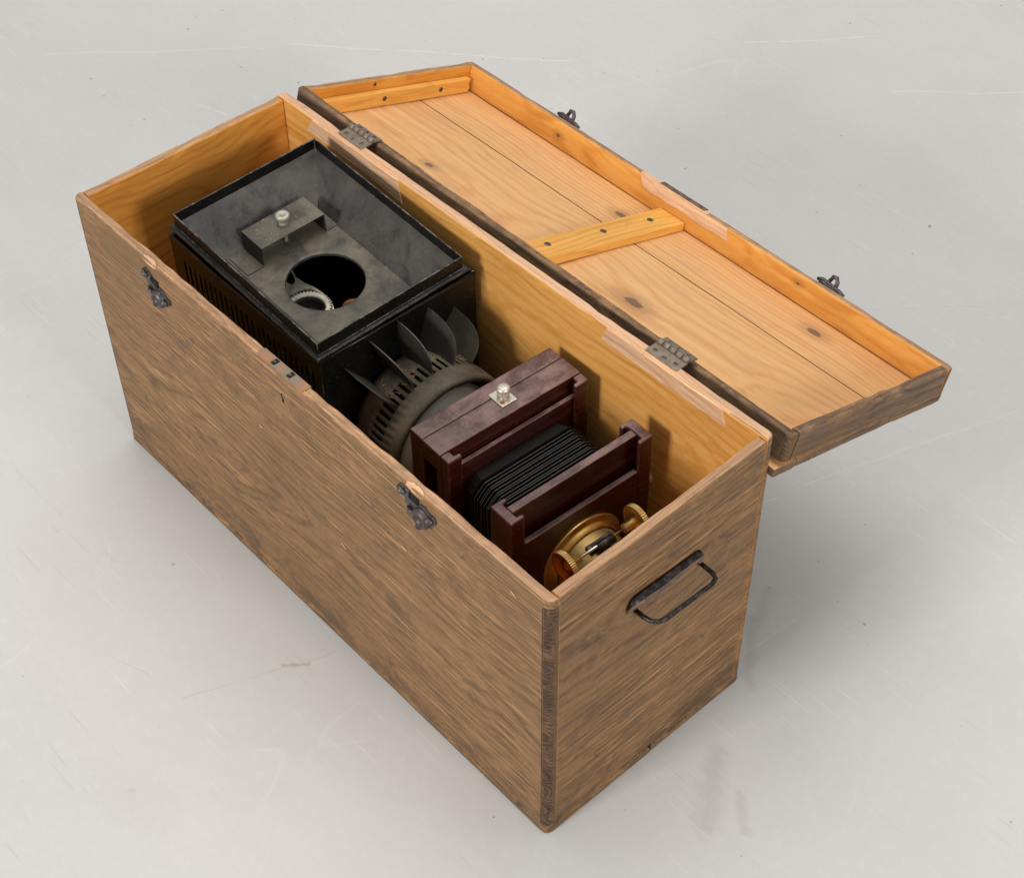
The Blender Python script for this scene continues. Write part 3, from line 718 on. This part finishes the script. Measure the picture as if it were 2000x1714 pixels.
# battens
def lidbox(name, b, mat, bev=.0012):
    mb = MB(); mb.box(*b); return mb.build(name, mat, lid, bevel=bev, local=True)
mb = MB(); mb.add([(.398 + .0 * 0, V0 + LT + .002, LD), (.444, V0 + LT + .002, LD), (.445, .3098, LD), (.3985, .3098, LD),
                   (.4005, V0 + LT + .002, LD + .011), (.4425, V0 + LT + .002, LD + .011), (.4435, .3098, LD + .011), (.4, .3098, LD + .011)],
                  [(3, 2, 1, 0), (4, 5, 6, 7), (0, 1, 5, 4), (1, 2, 6, 5), (2, 3, 7, 6), (3, 0, 4, 7)])
mb.build('batten', 'batten', lid, bevel=.0012, local=True)
for u, v in ((.416, .08), (.4185, .178), (.42, .266)):
    screw_mesh((u, v, LD + .0112), .0044, slot=random.uniform(0, 3), parent=lid, local=True)
mb = MB(); cl = [(V0 + LT + .001, LD), (.304, LD), (.3065, LD + .007), (.3035, LD + .014), (.3055, LD + .021), (V0 + LT + .001, LD + .021)]
mb.prism(cl, 'x', U0 + LT + .0004, U0 + LT + .0105); mb.build('cleat', 'batten', lid, bevel=.0012, local=True)
for v in (.145, .249): screw_mesh((U0 + LT + .0106, v, LD + .0115), .0036, 'x', 0.9, parent=lid, local=True)
screw_mesh((U0 + LT + .0002, .132, -.0075), .0028, 'x', 1.9, parent=lid, local=True)
# raw patch and lock keeper on the far board
mb = MB(); lo = [(.512 - (.512 - .362) * k / 10, -.0165 + .0025 * nz((k, 0, 2), .7)) for k in range(11)]
mb.prism([(.352, -.0012), (.507, -.0012)] + lo, 'y', V1 - LT - .0008, V1 - LT + .002); mb.build('edge_patch', 'raw', lid, bevel=.0004, local=True)
lidbox('rim_patch', (.350, .470, V1 - LT + .0015, V1 - .0022, -.002, .0006), 'raw', .0004)
lidbox('lock_keeper', (.384, .463, V1 - .0085, V1 + .0006, -.002, .0013), 'rust', .0004)
for k in range(3): screw_mesh((.392 + .031 * k, V1 - .0042, .0013), .0022, slot=k, parent=lid, local=True)
# hasps on the outer face of the far board
for u in (.199, .667):
    mb = MB()
    mb.prism([(u - .019, .0005), (u - .012, .0035), (u - .006, .0015), (u + .006, .0015), (u + .012, .0035), (u + .020, .0005), (u + .013, -.012), (u + .004, -.020), (u - .006, -.020), (u - .012, -.012)], 'y', V1, V1 + .0035)
    h = mb.build('hasp', 'iron', lid, bevel=.001, local=True)
    mb = MB(); mb.tube([(u - .006, V1 + .003, -.008), (u - .0055, V1 + .005, .006), (u - .003, V1 + .0056, .0125), (u + .002, V1 + .0056, .0135), (u + .0055, V1 + .005, .009), (u + .006, V1 + .003, -.008)], .0028, 8)
    k = mb.build('hasp_loop', 'iron', lid, local=True)
    k.parent = h; h_ = None
    mb = MB(); mb.tube([(u - .021, V1 + .002, .001), (u - .014, V1 + .003, .004), (u + .014, V1 + .003, .001), (u + .021, V1 + .002, -.001)], .0022, 8)
    k = mb.build('hasp_bar', 'iron', lid, local=True); k.parent = h

# ------------------------------------------------------------------ projector
pj = empty('magic_lantern_projector', (0.42, 0.18, 0.014), 'antique slide projector with black lamp house, mahogany frames, bellows and brass lens', 'projector')
FZ = 0.0135
hx0, hx1, hy0, hy1, hz = 0.093, 0.395, 0.070, 0.302, 0.377
Th = Matrix.Translation((0.25, 0.18, 0)) @ Matrix.Rotation(R(-0.6), 4, 'Z') @ Matrix.Translation((-0.25, -0.18, 0))
t = 0.0022
house = MB(Th); 
# slotted long side (faces the front board)
ns = 25; sx0, sx1 = 0.112, 0.384; pz0, pz1 = 0.316, 0.352
house.box(hx0, hx1, hy0, hy0 + t, FZ + .01, pz0); house.box(hx0, hx1, hy0, hy0 + t, pz1, hz)
pitch = (sx1 - sx0) / ns; prev = hx0
for k in range(ns):
    a = sx0 + pitch * (k + .3); b = a + pitch * .42
    house.box(prev, a, hy0, hy0 + t, pz0, pz1); prev = b
house.box(prev, hx1, hy0, hy0 + t, pz0, pz1)
house.build('lamp_house_vented_side', 'enamel', pj)
mb = MB(Th); mb.box(hx0, hx1, hy1 - t, hy1, FZ + .01, hz); mb.build('lamp_house_back_side', 'enamel', pj, bevel=.0006)
mb = MB(Th); mb.box(hx0 - t, hx0 - .0001, hy0, hy1, FZ + .01, hz); mb.build('lamp_house_end', 'enamel', pj, bevel=.0006)
CY, CZ, CR = 0.1825, 0.246, 0.0865
# front wall with round opening
mb = MB(Th); n = 48; vs = []; fs = []
for x in (hx1 + .0001, hx1 + t):
    for i in range(n):
        q = 2 * math.pi * i / n; c, s_ = math.cos(q), math.sin(q)
        vs.append((x, CY + .07 * c, CZ + .07 * s_))
    for i in range(n):
        q = 2 * math.pi * i / n; c, s_ = math.cos(q), math.sin(q)
        y = CY + 9 * c; z = CZ + 9 * s_
        k = min(((hy1 - CY) if c > 0 else (hy0 - CY)) / c if abs(c) > 1e-6 else 1e9, ((hz - CZ) if s_ > 0 else (FZ + .01 - CZ)) / s_ if abs(s_) > 1e-6 else 1e9)
        vs.append((x, CY + k * c, CZ + k * s_))
# force exact corners
for base in (n, 3 * n):
    for (yy, zz) in ((hy0, hz), (hy1, hz), (hy0, FZ + .01), (hy1, FZ + .01)):
        best = min(range(n), key=lambda i: (vs[base + i][1] - yy) ** 2 + (vs[base + i][2] - zz) ** 2)
        vs[base + best] = (vs[base + best][0], yy, zz)
for i in range(n):
    j = (i + 1) % n
    fs += [(i, j, n + j, n + i), (2 * n + i, 3 * n + i, 3 * n + j, 2 * n + j), (i, 2 * n + i, 2 * n + j, j), (n + i, n + j, 3 * n + j, 3 * n + i)]
mb.add(vs, fs); mb.build('lamp_house_front', 'enamel', pj)
mb = MB(Th)                                                     # rolled rim round the top
ring = [(hx0, hy0), (hx1, hy0), (hx1, hy1), (hx0, hy1)]
for i in range(4):
    a, b = ring[i], ring[(i + 1) % 4]
    mb.tube([(a[0], a[1], hz), ((a[0] * 2 + b[0]) / 3, (a[1] * 2 + b[1]) / 3, hz - .0006), ((a[0] + 2 * b[0]) / 3, (a[1] + 2 * b[1]) / 3, hz + .0002), (b[0], b[1], hz)], .0026, 8)
mb.build('lamp_house_rim', 'enamel_worn', pj)
mb = MB(Th); mb.box(hx0, hx1, hy0, hy1, FZ, FZ + .0095); mb.build('lamp_house_base', 'soot', pj)

# lamp fittings seen through the vent hole
mb = MB(); zr = 0.302; SX, SY = .2385, .1625
mb.lathe([(zr - .03, .0215), (zr - .004, .0215), (zr, .0226), (zr + .0008, .0268), (zr - .004, .0280), (zr - .008, .0275)], 'z', (SX, SY), 48, 0, (True, False))
sk = mb.build('lamp_socket', 'casting', pj)
mb = MB(); mb.lathe([(zr - .002, .0216), (zr - .006, .0190), (zr - .009, .0205), (zr - .013, .0180), (zr - .017, .0195), (zr - .021, .014), (zr - .022, .0004)], 'z', (SX, SY), 32, 0); mb.build('socket_thread', 'bracket', sk)
mb = MB()
for k in range(40):
    q = 2 * math.pi * k / 40; c, s_ = math.cos(q), math.sin(q)
    mb.prism([(SX + .0268 * math.cos(q - .05), SY + .0268 * math.sin(q - .05)), (SX + .0302 * c, SY + .0302 * s_), (SX + .0268 * math.cos(q + .05), SY + .0268 * math.sin(q + .05))], 'z', zr - .006, zr + .0002)
mb.build('toothed_ring', 'casting', sk)
ARM = [(.160, .1945), (.164, .1935), (.178, .1895), (.194, .1905), (.207, .1945), (.224, .1960), (.244, .1945), (.262, .186), (.258, .182), (.240, .1905), (.219, .1925), (.210, .1900), (.203, .1840), (.2000, .1755), (.2000, .164), (.1985, .160), (.184, .166), (.172, .171), (.166, .178), (.173, .1765), (.179, .1745), (.186, .1760), (.185, .1820), (.177, .1870), (.167, .1905), (.159, .1920)]
mb = MB(); mb.prism(ARM, 'z', .2925, .2965); mb.build('lamp_bracket', 'casting', pj, bevel=.0007)
mb = MB(); mb.lathe([(zr - .024, .012), (zr - .016, .0145), (zr - .008, .0140), (zr - .006, .011), (zr - .012, .0095), (zr - .014, .0004)], 'z', (.268, .210), 24, 0); mb.build('adjusting_knob', 'copper', pj)

# condenser barrel with cooling slots
prof = [(.4035, .0760), (.412, .0788), (.426, .0826), (.438, .0850), (.460, .0866), (.478, .0870), (.4835, .0866), (.4868, .0850), (.4880, .0822), (.4868, .0792), (.482, .0775), (.474, .0770)]
nA = 112; vs = []; fs = []; mi = []
for a, r in prof:
    for i in range(nA):
        q = 2 * math.pi * i / nA; vs.append((a, CY + r * math.sin(q), CZ + r * math.cos(q)))
for j in range(len(prof) - 1):
    for i in range(nA):
        ang = ((i + .5) * 360 / nA + 180) % 360 - 180
        if j == 3 and i % 2 == 0 and abs(ang) < 118: continue
        fs.append((j * nA + i, j * nA + (i + 1) % nA, (j + 1) * nA + (i + 1) % nA, (j + 1) * nA + i))
mb = MB(Th); mb.add(vs, fs, 0, True); brl = mb.build('condenser_barrel', 'cone', pj, solid=.0016)
mb = MB(Th); mb.lathe([(.405, .069), (.470, .069)], 'x', (CY, CZ), 40, 0); mb.build('barrel_liner', 'soot', brl)
mb = MB(Th); mb.lathe([(.470, .0690), (.4745, .0688), (.4785, .0655), (.4860, .0535), (.4910, .037), (.4935, .019), (.494, .0004)], 'x', (CY, CZ), 56, 0)
mb.build('condenser_lens', 'lens_sheen', pj)
mb = MB(Th); mb.lathe([(.4866, .0806), (.4850, .0782), (.4800, .0745), (.4735, .0690)], 'x', (CY, CZ), 56, 0); mb.build('lens_collar', 'soot', brl)
mb = MB(Th); mb.lathe([(.471, .0752), (.4705, .0004)], 'x', (CY, CZ), 40, 0); mb.build('lens_backing', 'lens_back' if 'lens_back' in M else 'soot', brl)
for fa in (-38, -19, -0.5, 20.5, 41):
    q = R(fa); e = Vector((0, math.sin(q), math.cos(q))); th = Vector((0, math.cos(q), -math.sin(q)))
    out = [(hx1 + t, .079), (hx1 + t, .1300)]
    for k in range(1, 13):
        w = k / 12; a = w * math.pi / 2
        out.append((hx1 + t + .003 + .060 * math.sin(a) ** 0.75, .0868 + (.1300 - .0868) * math.cos(a) ** 0.72))
    out += [(.452, .0862), (.440, .0846), (.425, .0812)]
    mb = MB(Th); P = [Vector((a, CY, CZ)) + e * r for a, r in out]; nn = len(P)
    bend = lambda p, r: th * (.0)
    vs = [p - th * .0006 for p in P] + [p + th * .0006 for p in P]
    mb.add(vs, [tuple(range(nn))[::-1], tuple(range(nn, 2 * nn))] + [(i, (i + 1) % nn, nn + (i + 1) % nn, nn + i) for i in range(nn)])
    mb.build('cooling_fin', 'fin', pj)

# mahogany frames (rotated a touch, as the front bench sits askew)
Tb = Matrix.Translation((0.62, 0.187, 0)) @ Matrix.Rotation(R(-2.6), 4, 'Z') @ Matrix.Translation((-0.62, -0.187, 0))
f1 = empty('slide_carrier_frame', (0, 0, 0), parent=pj); f1.location = Vector((.56, .187, .04)) - pj.location
YA, YB, ZT, Z0 = .086, .290, .357, .020
def mbox(name, b, par, bev=.0016, mat='mahog', T=Tb):
    mb = MB(T); mb.box(*b); return mb.build(name, mat, par, bevel=bev, seg=3)
mbox('back_panel', (.531, .5535, YA, YB, Z0, ZT), f1, .0022)
mbox('top_rail', (.5538, .5855, YA, YB, .328, ZT), f1, .0016)
mbox('inner_panel', (.5765, .5853, YA + .0005, YB - .0005, Z0, .3278), f1)
def lpost(name, x0, x1, y0, y1, lip, sgn, z0, z1, par, both=False):
    """post with a slide groove: L or C shaped in plan"""
    w = .006
    if sgn > 0:
        if both: poly = [(x0, y0), (x1, y0), (x1, y1 + lip), (x1 - w, y1 + lip), (x1 - w, y1), (x0 + w, y1), (x0 + w, y1 + lip), (x0, y1 + lip)]
        else: poly = [(x0, y0), (x1, y0), (x1, y1 + lip), (x1 - w, y1 + lip), (x1 - w, y1), (x0, y1)]
    else:
        if both: poly = [(x0, y1), (x1, y1), (x1, y0 - lip), (x1 - w, y0 - lip), (x1 - w, y0), (x0 + w, y0), (x0 + w, y0 - lip), (x0, y0 - lip)]
        else: poly = [(x0, y1), (x1, y1), (x1, y0 - lip), (x1 - w, y0 - lip), (x1 - w, y0), (x0, y0)]
    mb = MB(Tb); mb.prism(poly, 'z', z0, z1); return mb.build(name, 'mahog', par, bevel=.0026, seg=3)
lpost('groove_post', .5857, .6005, YA, YA + .013, .007, 1, Z0, ZT - .0004, f1)
lpost('groove_post', .5857, .6005, YB - .013, YB, .007, -1, Z0, ZT - .0004, f1)
mbox('groove_board', (.5885, .5940, YA + .0135, YB - .0135, Z0, .334), f1, .0008)
# nickel catch with round knob
mb = MB(Tb); mb.box(.548, .574, .184, .206, ZT, ZT + .0022); k = mb.build('catch_plate', 'nickel', f1, bevel=.0008)
mb = MB(Tb); mb.lathe([(ZT + .002, .0055), (ZT + .0045, .0058), (ZT + .0065, .0076), (ZT + .0125, .0080), (ZT + .0150, .0072), (ZT + .0160, .0050), (ZT + .0162, .0002)], 'z', (.560, .197), 26, 0); mb.build('catch_knob', 'nickel_dull', f1)
mb = MB(Tb); disc(mb, (.568, .188, ZT + .0022), .0024, .0006); mb.build('catch_screw', 'copper', f1)
mb = MB(Tb); mb.lathe([(.531, .072), (.515, .072), (.514, .070), (.514, .064), (.531, .064)], 'x', (.187, CZ), 48, 0); mb.build('mount_ring', 'brass_dull', f1)

# bellows
bl = MB(Tb); x0, x1 = .5945, .6745
xs = [(x0, 0.0, 0), (x0 + .017, .0045, 0)]
npl = 16; 
for k in range(npl):
    a = x0 + .0185 + (x1 - x0 - .0185) * k / npl; w = (x1 - x0 - .0185) / npl
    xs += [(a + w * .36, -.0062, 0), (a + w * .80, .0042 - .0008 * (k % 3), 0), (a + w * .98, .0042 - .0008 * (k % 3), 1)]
BYc, BZt, BW = .1865, .309, .148
prof8 = []
for (x, o, _) in xs:
    drop = (x - x0) * 0.03
    hw = BW / 2 + o; ch = .015; zt = BZt + o - drop; zbm = CZ - (BZt - CZ) - o
    prof8.append([(x, BYc - hw, zbm), (x, BYc - hw, zt - ch), (x, BYc - hw + ch * .45, zt - ch * .45), (x, BYc - hw + ch, zt), (x, BYc + hw - ch, zt), (x, BYc + hw - ch * .45, zt - ch * .45), (x, BYc + hw, zt - ch), (x, BYc + hw, zbm)])
vs = [p for r_ in prof8 for p in r_]; m = 8
fs = [(j * m + i, j * m + (i + 1) % m, (j + 1) * m + (i + 1) % m, (j + 1) * m + i) for j in range(len(prof8) - 1) for i in range(m)]
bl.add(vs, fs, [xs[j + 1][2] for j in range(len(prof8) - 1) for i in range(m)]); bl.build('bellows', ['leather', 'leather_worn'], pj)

# lens board (front standard)
f2 = empty('lens_standard', (0, 0, 0), parent=pj); f2.location = Vector((.70, .185, .04)) - pj.location
YC, YD, Z2 = .082, .286, .357
lpost('groove_post', .677, .7125, YC, YC + .013, .007, 1, Z0, Z2, f2, True)
lpost('groove_post', .677, .7125, YD - .013, YD, .007, -1, Z0, Z2, f2, True)
mbox('crossbar', (.6895, .6995, YC + .0133, YD - .0133, .030, Z2 - .0008), f2, .001)
mbox('front_board', (.7055, .7118 - .0062 + .0012, YC + .0203, YD - .0203, Z0, .311), f2, .0006)
mbox('front_panel', (.7068, .7120, YC + .0205, YD - .0205, Z0, .3108), f2, .0008)
mb = MB(Tb); mb.lathe([(YD, .0035), (YD + .006, .0035), (YD + .006, .0085), (YD + .012, .0088), (YD + .0125, .006)], 'y', (.697, .268), 20, 0, (False, True)); mb.build('clamp_screw', 'knob_grey', f2)

# brass lens with rack and pinion
LY, LZ = .183, .233
mb = MB(Tb); mb.lathe([(.7122, .0565), (.7150, .0570), (.7162, .0555), (.7155, .0500), (.7185, .0480), (.7225, .0472), (.7240, .0450)], 'x', (LY, LZ), 64, 0); ln = mb.build('lens_flange', 'brass', pj)
mb = MB(Tb); mb.lathe([(.7225, .0435), (.728, .0432), (.772, .0430), (.790, .0430), (.7915, .0450), (.798, .0452), (.800, .0440), (.800, .0400), (.785, .038)], 'x', (LY, LZ), 64, 0); lb = mb.build('lens_barrel', 'brass_dull', pj)
mb = MB(Tb); mb.lathe([(.786, .0385), (.790, .03), (.792, .015), (.7925, .0004)], 'x', (LY, LZ), 40, 0); mb.build('objective_glass', 'glass', pj)
RZ, RX = .2885, .750
mb = MB(Tb); RODA, RODB = .130, .228
mb.tube([(RX, RODA, RZ), (RX, RODB, RZ)], .0018, 12); rod = mb.build('pinion_rod', 'steel', pj)
for (x0_, x1_) in ((.737, .7475), (.7565, .768)):
    mb = MB(Tb); mb.box(x0_, x1_, .166, .202, .2745, .2800); pp = mb.build('pinion_plate', 'iron_black', pj, bevel=.0008)
    for y in (.169, .195):
        s0 = MB(Tb); disc(s0, ((x0_ + x1_) / 2, y, .2800), .0026, .0008); s0.build('screw', 'screw', pp)
mb = MB(Tb); mb.lathe([(.171, .004), (.172, .0058), (.196, .0058), (.197, .004)], 'y', (RX, RZ - .0035), 18, 0, (True, True)); mb.build('pinion_housing', 'iron_black', pj)
def knurl(y, sg):
    mb = MB(Tb)
    mb.lathe([(y - sg * .016, .0040), (y - sg * .0155, .0054), (y - sg * .005, .0056), (y - sg * .0035, .0075), (y - sg * .001, .0082), (y, .0165), (y + sg * .0008, .0192)], 'y', (RX, RZ), 40, 0, (True, False))
    k = mb.build('focus_knob', 'brass', pj)
    mb = MB(Tb); n = 90; vs = []
    for (yy, rr) in ((y + sg * .0008, .0192), (y + sg * .0075, .0192)):
        for i in range(n):
            q = 2 * math.pi * i / n; r = rr + (.0005 if i % 2 else 0); vs.append((RX + r * math.cos(q), yy, RZ + r * math.sin(q)))
    mb.add(vs, [(i, (i + 1) % n, n + (i + 1) % n, n + i) for i in range(n)]); mb.build('knurled_edge', 'brass_dull', k)
    mb = MB(Tb); mb.lathe([(y + sg * .0075, .0192), (y + sg * .0080, .0180), (y + sg * .0060, .0160), (y + sg * .0028, .0105), (y + sg * .0030, .0065), (y + sg * .0058, .0045), (y + sg * .0062, .0004)], 'y', (RX, RZ), 40, 0); mb.build('knob_dish', 'brass_red', k)
knurl(.131, -1); knurl(.2265, 1)
# base rail on the chest floor
mbox('base_rail', (.41, .80, .110, .262, FZ, .0195), pj, .001, T=None)

# ------------------------------------------------------------------ loose lamp-house cover
cov = empty('lamp_house_cover', (0.25, 0.18, 0.386), 'loose black tray cover with round hole, lying crooked on the lamp house', 'cover')
Tc = Matrix.Translation((0.252, 0.179, 0.3870)) @ Matrix.Rotation(R(-0.9), 4, 'Z') @ Matrix.Rotation(R(2.3), 4, 'Y') @ Matrix.Rotation(R(2.1), 4, 'X') @ Matrix.Translation((-0.252, -0.179, -0.386))
cx0, cx1, cy0, cy1, ct = .1060, .3960, .0715, .2850, .4155
wt = .0014
rects = lambda d: [(cx0 + d, cy0 + d), (cx1 - d, cy0 + d), (cx1 - d, cy1 - d), (cx0 + d, cy1 - d)]
# outer skirt, flange and rim
mb = MB(Tc)
lv = [(.3935, -.0052), (.3962, -.0056), (.3975, -.0035), (.3975, 0), (ct, 0), (ct, wt * 1.3), (.4005, wt * 1.5)]
vs = [(x, y, z) for z, d in lv for x, y in rects(d)]
fs = [(j * 4 + i, j * 4 + (i + 1) % 4, (j + 1) * 4 + (i + 1) % 4, (j + 1) * 4 + i) for j in range(len(lv) - 1) for i in range(4)]
mb.add(vs, fs); mb.build('cover_rim', 'enamel_worn', cov, bevel=.0006, angle=25)
# hopper: sloped sides down to a flat floor with the vent hole
HX, HY, HR, HZ = .2585, .179, .0485, .3450
fl0 = [(.150, .110), (.362, .110), (.362, .250), (.150, .250)]
mb = MB(Tc); n = 64; vs = [(x, y, .4004) for x, y in rects(wt * 1.5)] + [(x, y, HZ) for x, y in fl0]
fs = [(i, (i + 1) % 4, 4 + (i + 1) % 4, 4 + i) for i in range(4)]
mb.add(vs, fs); 
mb.build('cover_hopper_side', 'tray_side', cov, fix=False, solid=.001)
mb = MB(Tc); vs = []; fs = []
def rectpt(q):
    c, s_ = math.cos(q), math.sin(q)
    k = min(((fl0[1][0] - HX) if c > 0 else (fl0[0][0] - HX)) / c if abs(c) > 1e-6 else 1e9, ((fl0[2][1] - HY) if s_ > 0 else (fl0[0][1] - HY)) / s_ if abs(s_) > 1e-6 else 1e9)
    return (HX + k * c, HY + k * s_)
angs = sorted([2 * math.pi * i / n for i in range(n)] + [math.atan2(y - HY, x - HX) % (2 * math.pi) for x, y in fl0])
N = len(angs)
for q in angs: vs.append((*rectpt(q), HZ))
for q in angs: vs.append((HX + (HR + .004) * math.cos(q), HY + (HR + .004) * math.sin(q), HZ))
for q in angs: vs.append((HX + (HR + .001) * math.cos(q), HY + (HR + .001) * math.sin(q), HZ - .0012))
for q in angs: vs.append((HX + HR * math.cos(q), HY + HR * math.sin(q), HZ - .004))
for j in range(3):
    for i in range(N): fs.append((j * N + i, j * N + (i + 1) % N, (j + 1) * N + (i + 1) % N, (j + 1) * N + i))
mb.add(vs, fs); mb.build('cover_floor', 'tray_in', cov, fix=False)
# bracket
mb = MB(Tc); bx0, bx1 = .146, .189; zb_ = HZ + .0008
path = [(.113, zb_), (.1375, zb_), (.1385, zb_ + .028), (.2325, zb_ + .028), (.2335, zb_), (.257, zb_)]
vs = []; th_ = .0012
for k, (y, z) in enumerate(path):
    for x in (bx0, bx1): vs.append((x, y, z))
fs = [(2 * k, 2 * k + 1, 2 * k + 3, 2 * k + 2) for k in range(len(path) - 1)]
mb.add(vs, fs); mb.build('bracket', 'bracket', cov, solid=.0014, fix=False)
mb = MB(Tc); kb = zb_ + .0286
mb.lathe([(HZ, .003), (kb, .003)], 'z', (.168, .186), 14, 0); mb.build('knob_stem', 'knob_grey', cov)
mb = MB(Tc); mb.lathe([(kb, .0062), (kb + .002, .0056), (kb + .006, .0054), (kb + .0075, .0083), (kb + .0085, .0090), (kb + .0125, .0090), (kb + .0138, .0082), (kb + .0136, .0030), (kb + .0120, .0022), (kb + .0112, .0004)], 'z', (.168, .186), 30, 0)
mb.build('thumb_knob', 'knob_grey', cov)
# soldered seam in the back corner
mb = MB(Tc); mb.tube([(.1095, .2855, .3995), (.125, .272, .381), (.139, .260, .3615), (.150, .250, .3456)], .0007, 6); mb.build('soldered_seam', 'bracket', cov)

# ------------------------------------------------------------------ straw and fibre caught on the barrel
mb = MB(Th); random.seed(3)
for k in range(70):
    a = random.choice([-36, -17, 1.5, 22.5, 38]) + random.uniform(-1, 5); x = random.uniform(.412, .452)
    if random.random() < .25: a = random.uniform(-36, 40)
    q = R(a); r = .0792 + (x - .41) * .16 + .0022; p = Vector((x, CY + r * math.sin(q), CZ + r * math.cos(q)))
    d = Vector((random.uniform(-1, 1), random.uniform(-1, 1), random.uniform(-.2, .3))).normalized() * random.uniform(.0015, .0048)
    mb.tube([p - d, p + Vector((0, 0, .0008)), p + d], random.uniform(.00025, .0004), 4)
st = mb.build('straw_debris', 'straw', fix=False); st['kind'] = 'stuff'; st['label'] = 'bits of straw and fibre caught between the cooling fins'; st['category'] = 'debris'
